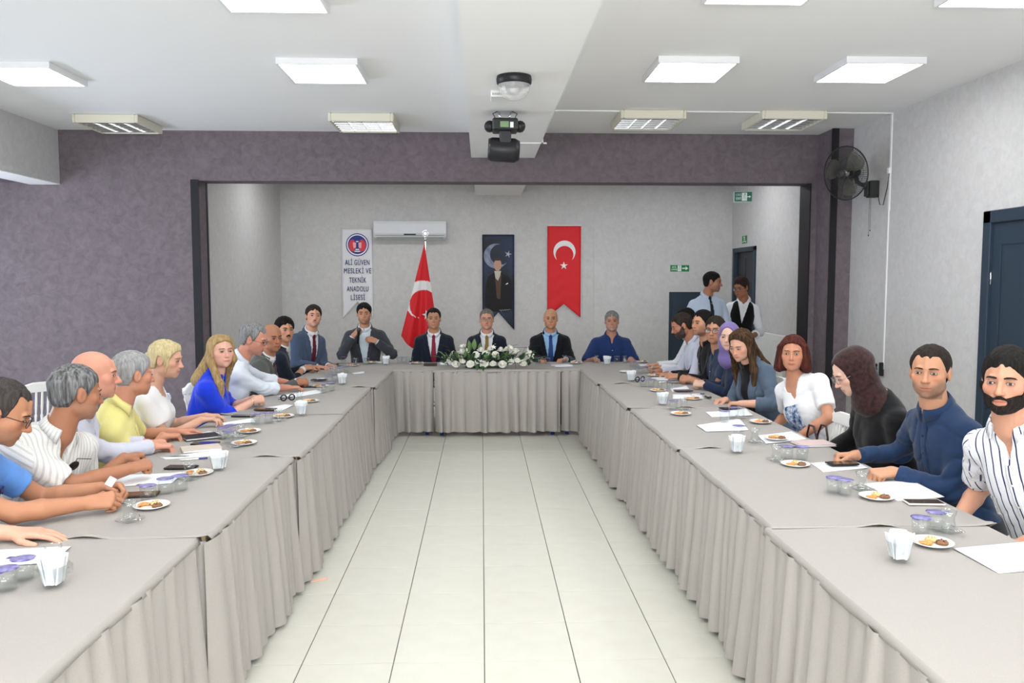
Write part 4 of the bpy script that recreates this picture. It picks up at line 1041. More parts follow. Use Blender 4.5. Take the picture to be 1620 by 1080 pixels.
pl('man in the striped white shirt', 'grey haired man in a striped white shirt with sunglasses hooked on it, turned away', (-2.25, 3.80), (-1.868, 3.780, 1.182), sh(cloth_mat('cream_stripe_shirt', C3(232, 231, 226), stripe=(.020, .0035, C3(200, 199, 196))), sleeve='short', sl=.86, loose=.008, vz=.74, vw=.04), BRN, yaw=-25, hy=47, hp=10, res=1.1, stub=.12, stubc=(.3, .3, .3), belly=.03, wd=1.05,
   hair=dict(style='short', col=(.06, .06, .06), col2=(.30, .30, .30), t=.011, line=.068), extra=sunglasses, pants=cloth_mat('check_trousers', C3(150, 158, 168)), brow=(.05, .045, .04),
   R=hnd((-1.672, 3.869, 0.810), (.62, .78, .06), 'fist', (.3, -.25, .9), e=(-.1, -.55, -.75)), L=hnd((-1.846, 4.187, 0.790), (.5, .7, .0), 'fist', (0, 0, 1), e=(-.1, .5, -.7)))
pl('bald man in the lavender shirt', 'bald clean shaven man in a pale lavender shirt, hands on the left table', (-2.28, 4.30), (-2.000, 4.250, 1.213), sh(LAV, vz=.84), SK(224, 160, 136), yaw=12, hy=20, hp=4, res=1.2, hair=dict(style='fringe', col=(.10, .09, .08), t=.003, crown=-.01), brow=(.10, .07, .05),
   R=hnd((-1.839, 4.547, 0.775), (.85, .5, -.08), 'half', e=(-.2, -.4, -.7)), L=hnd((-1.92, 4.66, HZ + .01), (.8, .5, 0), 'half'))
pl('grey haired man in the yellow polo', 'white haired man in a pale yellow polo shirt looking toward the head table', (-2.27, 4.80), (-2.019, 4.750, 1.158), polo(cloth_mat('yellow_polo', C3(240, 230, 150)), sl=.9, loose=.008), SK(212, 150, 122), yaw=15, hy=44, hp=6, res=1.25, belly=.03, wd=1.05, hair=dict(style='short', col=(.26, .26, .26), col2=(.46, .46, .46), t=.015, line=.062), brow=(.3, .3, .3),
   R=hnd((-1.912, 4.871, 0.770), (.8, .55, -.05), 'half', e=(-.2, -.5, -.8)), L=hnd((-1.90, 5.08, HZ), (.8, .5, 0), 'relax'))
pl('blonde woman in the white top', 'blonde woman with tied back hair in a white short sleeved top, looking down', (-2.22, 5.30), (-2.040, 5.300, 1.193), tee(cloth_mat('white_top', C3(238, 238, 238)), nr=.066), SK(222, 172, 148), fem=1, yaw=8, hy=-2, hp=10, eye=.55, hair=dict(style='tied', col=(.50, .40, .20), col2=(.72, .62, .38), t=.010, line=.074), brow=(.12, .07, .04), pants=cloth_mat('sage_trousers', C3(104, 124, 104)),
   R=hnd((-1.853, 5.358, 0.785), (1, .35, .03), 'relax', e=(-.3, -.4, -.7)), L=hnd((-1.891, 5.569, 0.775), (1, .15, .0), 'relax'))
pl('blonde woman in the blue blouse', 'woman with long blonde hair in a cobalt blue blouse, hands clasped on the table', (-2.17, 6.02), (-1.914, 6.000, 1.181), sh(cloth_mat('cobalt_blouse', C3(30, 62, 214)), sleeve='roll', rl=.25, loose=.012, vz=.80, vw=.035, btn='button_dark', wr=.006), SK(232, 180, 158), fem=1, wd=1.16, yaw=8, hy=-48, hp=-2, bust=1.2, face=1.06, hair=dict(style='long', col=(.30, .19, .08), col2=(.52, .38, .19), t=.012, line=.082, len=.25), lipc=(.5, .16, .15), extra=bracelet,
   **clasp((-1.671, 6.228, 0.800), (1, .28, .05)))
pl('grey haired man in the white shirt', 'man with swept back grey hair and glasses in a white shirt with rolled sleeves', (-2.15, 6.70), (-1.863, 6.680, 1.220), sh(cloth_mat('white_blue_shirt', C3(226, 234, 244)), sleeve='roll', rl=.45, vz=.84), SK(214, 150, 126), yaw=14, hy=-2, hp=17, glasses='black', eye=.6, stub=.2, hair=dict(style='short', col=(.12, .12, .12), col2=(.34, .34, .34), t=.015, line=.074, recede=1.4), brow=(.06, .05, .05), extra=watch('L'),
   R=hnd((-1.681, 7.044, 0.775), (.92, .45, -.05), 'relax', e=(-.2, -.4, -.7)), L=hnd((-1.742, 7.351, 0.775), (.9, .4, -.04), 'half'))
pl('bald man in the grey suit', 'bald man in a grey green suit with a wine tie, hands clasped', (-2.16, 7.42), (-1.904, 7.420, 1.184), suit(GREEN_SUIT, W_SHIRT, WINE), BRN, yaw=6, hy=-48, hp=4, hair=dict(style='fringe', col=(.05, .045, .04), t=.004, crown=.03), brow=(.02, .014, .01), res=1.6, **clasp((-1.586, 7.363, 0.790), (1, .2, .03)))
pl('moustached man in the navy suit', 'man with thick black hair and moustache in a navy suit, leaning on the table', (-2.24, 8.30), (-2.001, 8.300, 1.200), suit(NAVY_SUIT, W_SHIRT, DARKT), MID, yaw=22, hy=-55, hp=0, mous=1.25, beardc=BLACK_H, hair=dict(style='short', col=BLACK_H, t=.018, top=.020), brow=BLACK_H, browt=1.3, res=1.7,
   R=hnd((-1.86, 8.50, .79), (.75, .6, .05), 'half', (.2, -.5, .8), e=(-.2, -.5, -.8)), L=hnd((-1.84, 8.60, .79), (.9, .3, 0), 'half'))
pl('man in the slate blue suit', 'man in a slate blue suit with wine tie at the left corner, head tilted back', (-2.08, 9.18), (-1.886, 9.150, 1.304), suit(BLUE_SUIT, W_SHIRT, WINE), SK(220, 166, 140), yaw=-35, hy=-68, hp=-4, hr=5, mous=.7, beardc=(.06, .04, .03), hair=dict(style='short', col=(.02, .014, .01), t=.011), eye=.7, res=1.7, cyaw=0,
   R=hnd((-1.78, 8.86, HZ), (.7, -.2, 0), 'half'), L=hnd((-1.70, 9.02, HZ), (.8, -.5, 0), 'half'))
# ---- head table (they face the camera)
def mic(b, q, root, off): pass
pl('man holding the microphone', 'man in a charcoal jacket and open pale shirt holding a microphone at the head table', (-1.42, 9.98), (-1.419, 9.820, 1.305), suit(CHAR_SUIT, cloth_mat('ice_shirt', C3(214, 226, 236)), None, vb=.2), MID, yaw=-88, hy=-84, hp=2, res=1.7, stub=.35, wd=1.08, hair=dict(style='short', col=BLACK_H, t=.012), browt=1.2, eye=.7,
   R=hnd((-1.535, 9.70, 1.045), (.75, -.25, .70), 'grip', (-.3, -.75, .55), e=(-.6, .2, -.9)), L=hnd((-1.265, 9.68, .985), (-.8, -.25, .25), 'grip', (.2, -.8, .5), e=(.75, .2, -.75)))
pl('man in the red tie', 'dark haired man in a navy suit and red tie, in front of the flag', (-.585, 10.0), (-0.584, 9.850, 1.241), suit(NAVY_SUIT, W_SHIRT, RED), MID, yaw=-90, hy=-88, res=1.8, hair=dict(style='short', col=(.012, .009, .008), t=.009, line=.078, recede=1.), extra=chest_pin(-.10, .55, 'pen'), R=hnd((-.72, 9.70, .60), (.3, -1, 0), 'relax'), L=hnd((-.44, 9.70, .60), (-.3, -1, 0), 'relax'))
pl('man in the gold tie', 'man with glasses and a gold tie, behind the flowers', (.06, 10.0), (0.060, 9.850, 1.232), suit(NAVY_SUIT, W_SHIRT, GOLD), SK(222, 166, 140), yaw=-90, hy=-91, res=1.8, glasses='brown', mous=.7, beardc=(.2, .16, .13), hair=dict(style='short', col=(.10, .09, .08), col2=(.26, .24, .22), t=.007, line=.072, recede=.6), extra=chest_pin(-.10, .80, 'pin'), R=hnd((-.08, 9.70, .60), (.3, -1, 0), 'relax'), L=hnd((.20, 9.70, .60), (-.3, -1, 0), 'relax'))
pl('bald man in the blue tie', 'bald smiling man in a black suit, pale blue shirt and blue tie', (.84, 10.0), (0.840, 9.850, 1.238), suit(cloth_mat('black_suit', C3(20, 22, 28)), BLUE_SH, BLUET, vo=.088), MID, yaw=-90, hy=-93, res=1.8, wd=1.05, hair=dict(style='fringe', col=(.12, .11, .10), t=.003, crown=.01), R=hnd((.70, 9.54, HZ + .01), (.25, -1, -.05), 'half'), L=hnd((.99, 9.54, HZ + .01), (-.8, -.6, -.05), 'half'))
pl('man in the navy polo at the head table', 'grey haired man in a navy polo shirt, right end of the head table', (1.59, 10.0), (1.593, 9.850, 1.206), polo(cloth_mat('royal_polo', C3(34, 54, 100)), sl=.95, loose=.012), SK(196, 144, 118), yaw=-90, hy=-98, res=1.8, wd=1.06, hair=dict(style='short', col=(.12, .12, .12), col2=(.30, .30, .30), t=.008), brow=(.1, .09, .08), stub=.2, stubc=(.4, .4, .4), R=hnd((1.35, 9.58, HZ + .01), (.1, -1, -.05), 'half'), L=hnd((1.78, 9.58, HZ + .01), (-.1, -1, -.05), 'half'))
# ---- right row, farthest first
pl('man hidden behind the bearded man', 'dark haired man in a white shirt, almost hidden behind the bearded man', (2.38, 8.78), (2.213, 8.750, 1.273), sh(W_SHIRT), MID, yaw=180, hy=-165, hp=10, res=1.8, hair=dict(style='short', col=BLACK_H), R=hnd((1.95, 8.95, HZ), (-1, 0, 0)), L=hnd((1.94, 8.70, HZ), (-1, .1, 0)))
pl('bearded man looking down', 'bearded man in a white shirt looking down, nearest the head table on the right', (2.34, 8.25), (2.047, 8.220, 1.241), sh(LAV), SK(190, 130, 102), yaw=180, hy=176, hp=22, res=1.7, beard=.007, beardc=(.05, .035, .028), hair=dict(style='short', col=(.022, .016, .013), t=.007, recede=.8), eye=.4, R=hnd((1.86, 8.38, HZ), (-1, -.2, 0), 'half'), L=hnd((1.87, 8.08, HZ), (-1, .1, 0), 'half'))
pl('man in the black shirt', 'dark haired man in a black shirt, looking to the left', (2.36, 7.82), (2.141, 7.800, 1.289), sh(BLACKC, vz=.82), MID, yaw=182, hy=-152, res=1.7, stub=.3, hair=dict(style='short', col=BLACK_H, t=.010, recede=.5), extra=watch('L'), R=hnd((1.88, 8.0, HZ), (-1, -.1, 0), 'half'), L=hnd((1.90, 7.72, HZ + .02), (-1, .15, 0), 'half', (.0, -.5, .8)))
pl('man with glasses in the navy polo', 'man with dark rimmed glasses in a navy polo shirt, arms on the table', (2.36, 7.36), (2.139, 7.340, 1.249), polo(cloth_mat('dusk_polo', C3(44, 58, 84))), SK(200, 146, 116), yaw=182, hy=-124, hp=2, res=1.6, glasses='black', hair=dict(style='short', col=(.02, .015, .012), t=.009), wd=1.06, belly=.02, **clasp((1.863, 7.474, 0.790), (-1, .12, .02)))
pl('woman in the purple headscarf', 'woman in a lilac headscarf and navy jacket, half hidden by the long haired woman', (2.36, 6.88), (2.117, 6.850, 1.219), dict(kind='stand', mat=NAVYC, sleeve='long'), PALE, fem=1, yaw=180, hy=-118, res=1.6, hair=dict(style='hijab', mat=cloth_mat('lilac_scarf', C3(122, 106, 160)), label='lilac headscarf'), **clasp((1.883, 7.097, 0.790), (-1, .12, .02)))
pl('woman in the denim jacket', 'woman with long brown hair in a grey blue denim jacket, looking down', (2.36, 6.28), (2.028, 6.250, 1.196), dict(kind='suit', mat=DENIM, shirt=BLACKC, tie=None, vo=.085, vb=.05, sleeve='roll', rl=.55), SK(224, 172, 146), fem=1, yaw=196, hy=-140, hp=20, eye=.4, res=1.45, hair=dict(style='long', col=(.020, .012, .008), col2=(.13, .07, .03), t=.012, line=.080, len=.22), R=hnd((1.921, 6.264, 0.765), (-1, -.25, -.05), 'half', e=(.1, .6, -.7)), L=hnd((1.978, 6.064, 0.765), (-.9, .5, -.05), 'half', e=(.3, -.6, -.7)))
def print_front(b, q, root, off):
    S_ = Sdf(); bb = Sdf(); b.add_torso(bb, .0062); T = b.T
    def f(P):
        l = T.l(P); d = bb.ev(P); return np.maximum(np.maximum(np.maximum(d, -d - .006), np.maximum(np.abs(l[:, 0] - .035) - .065, np.abs(l[:, 2] - b.L * .53) - .13)), -l[:, 1])
    S_.add(f, T.w(V3(.03, .1, b.L * .53)), .27); v, fc = surf(S_, .007)
    m = mat('blue_leaf_print', C3(206, 218, 232), rough=.8, spec=.1, noise=(34, C3(40, 70, 120), 1.)); o = np_mesh('shirt_print', v, fc, m, root, off=off); o['label'] = 'blue leaf print on the front'
pl('auburn haired woman', 'woman with an auburn bob in a white t-shirt with a blue print', (2.42, 5.40), (2.118, 5.420, 1.206), tee(cloth_mat('white_tee', C3(240, 240, 241)), sl=.72, loose=.002, vw=.058, vz=.78), SK(206, 146, 116), fem=1, wd=1.07, shd=-.022, yaw=206, hy=-116, res=1.35, hair=dict(style='bob', col=(.030, .010, .008), col2=(.14, .035, .025), t=.013, line=.072), belly=.015, pants=cloth_mat('blue_print_trousers', C3(150, 170, 200), C3(54, 80, 124), scale=30), extra=print_front,
   R=hnd((2.06, 5.62, .64), (-1, -.3, -.2), 'relax', e=(.2, .5, -.8)), L=hnd((2.08, 5.22, .66), (-1, .3, -.2), 'relax', e=(.2, -.9, -.7)))
pl('woman in the dark headscarf', 'woman in a dark brown patterned headscarf and black dress, reading with head bowed', (2.46, 4.50), (2.063, 4.420, 1.193), dict(kind='stand', mat=BLACKC, sleeve='long', loose=.015), PALE, fem=1, wd=1.3, belly=.03, yaw=180, hy=176, hp=30, eye=.45, res=1.2, hs=1.08, glasses='metal', glabel='thin wire rimmed glasses', hair=dict(style='hijab', mat=cloth_mat('umber_scarf', C3(38, 25, 26), C3(74, 48, 44), scale=48), label='dark umber headscarf with faint print'), R=hnd((2.06, 4.72, .66), (-1, -.2, -.1), 'relax'), L=hnd((2.07, 4.34, .66), (-1, .2, -.1), 'relax'))
pl('man in the navy shirt', 'man with short dark hair in a long sleeved navy shirt, fists on the table', (2.42, 3.86), (2.146, 3.780, 1.265), sh(NAVY2, vz=.95, vw=.01, gap=6, wr=.006, btn='button_dark'), MID, yaw=188, hy=-130, hp=2, res=1.1, stub=.5, face=1.03, hair=dict(style='short', col=(.016, .012, .010), t=.007, line=.078, recede=1.2), R=hnd((1.979, 4.174, 0.775), (-1, .15, -.06), 'fist', (.1, .3, .9), s=1.06), L=hnd((1.992, 3.801, 0.775), (-.95, -.1, -.08), 'fist', (.1, -.2, .95), s=1.06))
pl('bearded man in the striped shirt', 'young bearded man in a white shirt with navy stripes at the right edge', (2.42, 3.16), (2.083, 3.120, 1.299), sh(cloth_mat('navy_stripe_shirt', C3(238, 239, 242), stripe=(.036, .0030, C3(44, 48, 84))), sleeve='short', sl=.80, loose=.010, vz=.80, vw=.042), SK(214, 158, 130), yaw=203, hy=-136, hp=1, res=1.1, beard=.006, mous=1.1, beardc=(.012, .009, .008), browt=1.35, hair=dict(style='short', col=(.008, .007, .006), t=.010, top=.022, line=.070), pants=BLACKC,
   R=hnd((2.04, 3.34, .67), (-1, -.2, -.2), 'relax', e=(.3, .5, -.8)), L=hnd((2.05, 2.95, .69), (-1, .5, -.2), 'relax', e=(.15, -.95, -.55)))
# ---- the two standing at the alcove door
pl('standing man', 'man in a pale blue shirt and dark tie standing by the alcove door, looking aside', (2.84, 10.05), (2.878, 10.000, 1.684), dict(kind='suit', mat=cloth_mat('sky_shirt', C3(188, 202, 222)), shirt=cloth_mat('sky_shirt', C3(188, 202, 222)), tie=DARKT, vo=.03, vb=.9) if False else dict(kind='shirt', mat=cloth_mat('sky_shirt', C3(188, 202, 222)), vz=1.0, vw=.0, gap=3, tie2=DARKT), SK(176, 120, 92), yaw=-80, hy=-24, hp=6, res=1.8, zp=.98, legs='stand', wd=1.06, hair=dict(style='short', col=BLACK_H, t=.009), stub=.3,
   R=hnd((2.52, 9.86, .98), (.1, -.3, -1), 'relax', (-1, 0, 0)), L=hnd((3.10, 9.84, .98), (0, -.3, -1), 'relax', (1, 0, 0)))
def waistcoat(b, q, root, off):
    S_ = Sdf(); b.add_torso(S_, .010, 0., z0=.02, z1=b.L * .97); T = b.T; z0 = b.L * .42
    for g in (-1, 1): S_.ell(T, (g * .205, 0, b.L * .84), (.075, .16, .16), .01, 's')
    S_.add(lambda P: np.maximum(np.maximum(np.abs(T.l(P)[:, 0]) - .075 * np.clip((T.l(P)[:, 2] - z0) / (b.L - z0), 0, 1.4), z0 - T.l(P)[:, 2]), -T.l(P)[:, 1]), T.w(V3(0, .1, b.L * .75)), .34, .004, 's')
    S_.cap(b.N - b.NF.R[:, 2] * .05, b.N + b.NF.R[:, 2] * .09, .072, .072, .01, 's'); v, f = surf(S_, .012); np_mesh('waistcoat', v, f, BLACKC, root, off=off)
pl('young waiter', 'young waiter with glasses in a white shirt and black waistcoat in the doorway', (3.34, 10.36), (3.327, 10.300, 1.611), dict(kind='shirt', mat=W_SHIRT, sleeve='roll', rl=.6, vz=.86, vw=.03), SK(170, 112, 84), yaw=-105, hy=-140, hp=14, res=1.8, zp=.94, legs='stand', wd=.9, glasses='black', hair=dict(style='short', col=(.02, .012, .01), t=.014, top=.024), eye=.6, extra=waistcoat,
   R=hnd((3.20, 10.12, 1.02), (.5, -.5, -.5), 'half', (-.3, -.6, .5)), L=hnd((3.42, 10.10, 1.00), (-.6, -.4, -.5), 'half', (.3, -.6, .5)))
# ---------------------------------------------------------------- banners, flag, signs
def flat(name, m, poly, y, th=.004, parent=None):
    mb = MB(); mb.prism(poly, y - th, y, 'xz'); return mb.build(name, m, parent)
def circ(cx, cz, r, n=40, a0=0, a1=360): return [(cx + r * math.cos(R(a0 + (a1 - a0) * k / (n if a1 - a0 < 360 else n))), cz + r * math.sin(R(a0 + (a1 - a0) * k / n))) for k in range(n if a1 - a0 >= 360 else n + 1)]
def star(cx, cz, r, rot=90, k=.382): return [(cx + (r if i % 2 == 0 else r * k) * math.cos(R(rot + 36 * i)), cz + (r if i % 2 == 0 else r * k) * math.sin(R(rot + 36 * i))) for i in range(10)]
def crescent(cx, cz, r1, dx, r2, rot=0, n=28):
    """crescent open towards rot"""
    d = dx; x = (d * d + r1 * r1 - r2 * r2) / (2 * d); a = math.degrees(math.acos(max(-1, min(1, x / r1)))); b_ = math.degrees(math.acos(max(-1, min(1, (x - d) / r2))))
    P = [(r1 * math.cos(R(t)), r1 * math.sin(R(t))) for t in np.linspace(a, 360 - a, n)] + [(d + r2 * math.cos(R(t)), r2 * math.sin(R(t))) for t in np.linspace(360 - b_, b_, n)[1:-1]]
    c, s_ = math.cos(R(rot)), math.sin(R(rot)); return [(cx + p * c - q * s_, cz + p * s_ + q * c) for p, q in P]
def lettering(txt, m, x, y, z, h, wid, parent, rz=0., axis='y', bold=.0):
    cu = bpy.data.curves.new('lettering', 'FONT'); cu.body = txt; cu.size = 1; cu.align_x = 'CENTER'; cu.align_y = 'CENTER'; cu.offset = 0; cu.space_character = 1.14; cu.extrude = .0; cu.materials.append(m); cu.resolution_u = 3
    o = bpy.data.objects.new('lettering', cu); COL.objects.link(o); bpy.context.view_layer.update()
    dx, dy = max(o.dimensions.x, 1e-3), max(o.dimensions.y, 1e-3)
    o.scale = (wid / dx, h / .73, 1); o.rotation_euler = (R(90), 0, rz); o.location = (x, y, z)
    me = bpy.data.meshes.new_from_object(o.evaluated_get(bpy.context.evaluated_depsgraph_get())); vs = [v.co.copy() for v in me.vertices]; fs = [tuple(f.vertices) for f in me.polygons]; nb = 2 if bold else 0
    if nb:
        V_ = []; F_ = []
        for i_, d_ in enumerate((-.02, 0, .02)): F_ += [tuple(k + i_ * len(vs) for k in f) for f in fs]; V_ += [(v.x + d_, v.y, v.z + .004 * i_) for v in vs]
        me = bpy.data.meshes.new('lettering'); me.from_pydata(V_, [], F_); me.materials.append(m)
    q = bpy.data.objects.new('lettering', me); COL.objects.link(q)
    q.location = o.location; q.rotation_euler = o.rotation_euler; q.scale = o.scale; bpy.data.objects.remove(o); o = q
    if parent: o.parent = parent
    return o
M_RED = mat('flag_red', srgb(220, 44, 50), rough=.55, spec=.25, bump=(14, .25)); M_FWHITE = mat('flag_white', srgb(240, 238, 238), rough=.6)
M_BANW = mat('satin_white', srgb(226, 226, 230), rough=.4, bump=(10, .35)); M_NAVYT = mat('navy_print', srgb(38, 40, 106), rough=.6)
YB = BY - .016
t = thing('school_banner', 'white satin pennant banner with round emblem and navy lettering, left of the air conditioner', 'banner', (0, 0, 0), 0)
def banner_cloth(name, m, x0, x1, zt, zb, za, par, y=YB, n=14, amp=.006):
    """swallow-tailed cloth with soft horizontal creases"""
    mb = MB(); P = []; nv = 40; xc = (x0 + x1) / 2
    for i in range(n + 1):
        x = x0 + (x1 - x0) * i / n; zbx = za + (zb - za) * abs(x - xc) / ((x1 - x0) / 2)
        for j in range(nv + 1):
            v = j / nv; z = zt + (zbx - zt) * v
            P.append((x, y - .006 - amp * v * (math.sin(v * 38 + 2 * math.sin(x * 9)) * .5 + .5) * (v > .45), z))
    mb.quad_grid(P, n + 1, nv + 1); o = mb.build(name, m, par); sd = o.modifiers.new('solidify', 'SOLIDIFY'); sd.thickness = .003; return o
banner_cloth('cloth', M_BANW, -2.252, -1.757, 2.53, 1.085, 1.36, t)
mb = MB(); mb.tube([(-2.26, YB - .006, 2.53), (-1.75, YB - .006, 2.53)], .007, 8); mb.build('top_rod', M_BANW, t)
yt = YB - .015
for txt, z, wd_ in (('ALİ GÜVEN', 1.99, .39), ('MESLEKİ VE', 1.855, .435), ('TEKNİK', 1.707, .27), ('ANADOLU', 1.565, .345), ('LİSESİ', 1.427, .225)): lettering(txt, M_NAVYT, -1.998, yt, z, .088, wd_, t, bold=.012)
EM = (-1.995, 2.277)
flat('emblem_ring', mat('emblem_blue', srgb(34, 56, 140), rough=.5), circ(*EM, .183), yt, .003, t); flat('emblem_band', M_FWHITE, circ(*EM, .168), yt - .003, .002, t)
flat('emblem_field', MATS['emblem_blue'], circ(*EM, .150), yt - .005, .002, t)
M_EMR = mat('emblem_red', srgb(214, 60, 74), rough=.5)
for g in (-1, 1):
    flat('emblem_gear', M_EMR, [(EM[0] + g * a, EM[1] + b_) for a, b_ in ((.025, .03), (.06, .085), (.10, .075), (.135, .03), (.138, -.04), (.11, -.09), (.06, -.115), (.035, -.08), (.05, -.02))], yt - .007, .002, t)
    flat('emblem_page', mat('emblem_pink', srgb(240, 170, 172), rough=.5), [(EM[0] + g * a, EM[1] + b_) for a, b_ in ((.018, .03), (.07, .04), (.062, -.055), (.022, -.05))], yt - .009, .002, t)
for k, (w_, z) in enumerate(((.02, .052), (.03, -.075), (.045, -.105))): flat('emblem_line', M_FWHITE, [(EM[0] - w_, EM[1] + z - .008), (EM[0] + w_, EM[1] + z - .008), (EM[0] + w_, EM[1] + z + .008), (EM[0] - w_, EM[1] + z + .008)], yt - .009, .002, t)
t = thing('flag_banner', 'red pennant banner with white crescent and star on the alcove wall', 'banner', (0, 0, 0), 0)
banner_cloth('cloth', M_RED, 1.068, 1.613, 2.585, 1.10, 1.325, t, amp=.010)
mb = MB(); mb.tube([(1.06, YB - .006, 2.592), (1.62, YB - .006, 2.592)], .009, 8); mb.build('top_rod', M_FWHITE, t)
flat('crescent', M_FWHITE, crescent(1.345, 2.17, .18, .052, .146, -90), yt - .004, .003, t); flat('star', M_FWHITE, star(1.335, 1.945, .066), yt - .008, .003, t)
# portrait banner: a generic stand-in figure before a night-blue crescent
t = thing('portrait_banner', 'dark blue pennant banner printed with a suited man before a crescent moon', 'banner', (0, 0, 0), 0)
M_PB = mat('banner_night', srgb(22, 26, 34), rough=.5, noise=(1.6, srgb(40, 60, 96), .7))
banner_cloth('cloth', M_PB, .012, .53, 2.445, .90, 1.19, t)
flat('moon', mat('print_moon', srgb(150, 156, 178), rough=.6, noise=(14, srgb(96, 104, 134), .8)), crescent(.235, 2.10, .20, .07, .165, 20), yt, .002, t); flat('night_star', mat('print_star', srgb(178, 184, 196), rough=.6), star(.43, 2.13, .062, 75, .3), yt, .002, t)
flat('suit_print', mat('print_suit', srgb(14, 14, 18), rough=.6), [(.05, 1.30), (.07, 1.64), (.10, 1.76), (.20, 1.835), (.30, 1.845), (.42, 1.77), (.48, 1.72), (.50, 1.45), (.49, 1.24), (.38, 1.20), (.16, 1.20)], yt - .002, .002, t)
flat('waistcoat_print', mat('print_brown', srgb(86, 62, 50), rough=.6), [(.215, 1.80), (.245, 1.42), (.30, 1.40), (.32, 1.80)], yt - .004, .002, t)
flat('shirt_print', mat('print_shirt', srgb(196, 188, 176), rough=.6), [(.205, 1.86), (.225, 1.74), (.265, 1.70), (.30, 1.78), (.315, 1.86)], yt - .006, .002, t)
flat('face_print', mat('print_skin', srgb(190, 150, 128), rough=.6), [(.26 + .062 * math.cos(a), 1.955 + .095 * math.sin(a)) for a in np.linspace(0, 2 * math.pi, 24, endpoint=False)], yt - .008, .002, t)
flat('hair_print', mat('print_hair', srgb(70, 54, 44), rough=.6), [(.26 + .068 * math.cos(a), 1.965 + .10 * math.sin(a)) for a in np.linspace(R(15), R(165), 14)] + [(.215, 2.025), (.30, 2.025)], yt - .010, .002, t)
flat('handkerchief_print', M_FWHITE, [(.385, 1.635), (.43, 1.65), (.425, 1.67), (.40, 1.655)], yt - .004, .002, t)
mb = MB(); mb.tube([(.29 + .18 * k / 24, yt - .004, 1.215 + .02 * math.sin(k * 1.3) * (1 - k / 30) + .02 * k / 24) for k in range(25)], .003, 5); mb.build('signature_print', mat('print_scribble', srgb(190, 186, 170), rough=.6), t)
# standing flag on a chrome pole
t = thing('standing_flag', 'red flag with white crescent hanging on a chrome floor pole behind the head table', 'flag', (-.77, 11.2, 0))
mb = MB(); mb.tube([(0, 0, .02), (0, 0, 2.27)], .014, 10); mb.build('pole', M_CHROME, t)
mb = MB(); mb.lathe([(0, .03), (.05, .03), (.17, .015), (.18, 0), (0, 0)], 24); mb.build('base', M_CHROME, t)
mb = MB(); mb.tube([(.040 * math.cos(a), 0, 2.345 + .040 * math.sin(a)) for a in np.linspace(0, 2 * math.pi, 24, endpoint=False)], .006, 6, closed=True); mb.lathe([(.016, 0), (.02, .015), (.012, .03), (.008, .045)], 12, (0, 0, 2.26)); mb.prism(star(0, 2.345, .026), -.003, .003); mb.build('finial', M_CHROME, t)
mb = MB(); nu, nv = 54, 96; P = []
for i in range(nu + 1):
    u = i / nu
    for j in range(nv + 1):
        v = j / nv; zl = -1.26 if u < .0 else -1.26 - .16 * min(u / .35, 1) - .25 * max(0, (u - .35) / .65); z = 2.20 + v * (zl if v < 2 else zl)
        dd = (2.20 - z); x = -.012 - .265 * dd + (.265 * dd + .145 * dd) * u; y = -.02 + .05 * dd * math.sin(u * 13 + 1.2 + .5 * v) * (.35 + .65 * v) - .06 * math.sin(math.pi * u) * dd
        P.append((x, y, z))
mb.quad_grid(P, nu + 1, nv + 1)
for q in range(len(mb.f)):
    c = np.mean([mb.v[i] for i in mb.f[q]], 0); s_ = .00219; px_, pz = c[0] / s_ + 771, (2.20 - c[2]) / s_ + 215
    mb.mi[q] = 1 if (math.hypot(px_ - 752, pz - 560) < 118 and math.hypot(px_ - 760, pz - 590) > 90) else 0
o = mb.build('flag_cloth', [M_RED, M_FWHITE], t); sd = o.modifiers.new('solidify', 'SOLIDIFY'); sd.thickness = .003
o = flat('flag_star', M_FWHITE, star(.02, 1.235, .07, 100), -.105, .003, t)
# emergency signs
M_GRN = mat('sign_green', srgb(10, 104, 84), rough=.4); M_GRN2 = mat('sign_green_light', srgb(30, 130, 72), rough=.4); M_SW = mat('sign_white', srgb(225, 240, 232), rough=.4)
def runner(par, x, y, z, s, m, door=True):
    """exit pictogram: running figure in front of a door"""
    if door: flat('pictogram_door', m, [(x - .32 * s, z - .5 * s), (x + .32 * s, z - .5 * s), (x + .32 * s, z + .5 * s), (x - .32 * s, z + .5 * s)], y, .002, par)
    mm = M_GRN if door else m; f = MB(); yy = y - .003
    f.lathe([(0, .0), (.085 * s, 0)], 12, M=Matrix.Translation((x + .06 * s, yy, z + .33 * s)) @ Matrix.Rotation(R(90), 4, 'X'))
    for a, b_ in (((.03, .22), (-.03, -.05)), ((-.03, -.05), (.14, -.16)), ((.14, -.16), (.10, -.38)), ((-.03, -.05), (-.12, -.22)), ((-.12, -.22), (-.24, -.26)), ((.03, .18), (.18, .06)), ((.03, .18), (-.14, .10))): f.tube([(x + a[0] * s, yy, z + a[1] * s), (x + b_[0] * s, yy, z + b_[1] * s)], .045 * s, 6, flat=.3)
    f.build('pictogram_runner', mm, par)
def arrow(par, x, y, z, s, m): flat('arrow', m, [(x + a * s, z + b_ * s) for a, b_ in ((-.5, -.1), (.05, -.1), (.05, -.32), (.5, 0), (.05, .32), (.05, .1), (-.5, .1))], y, .002, par)
t = thing('hanging_exit_sign', 'green exit sign with white arrow hanging on two cords from the alcove ceiling', 'sign', (3.165, 9.8, 0), R(-9))
mb = MB(); mb.box(-.105, .105, -.03, .03, 2.65, 2.775, .003); mb.build('lamp_box', M_SW, t); mb = MB(); mb.box(-.102, .104, -.034, -.028, 2.655, 2.77, .001); mb.build('face', M_GRN, t)
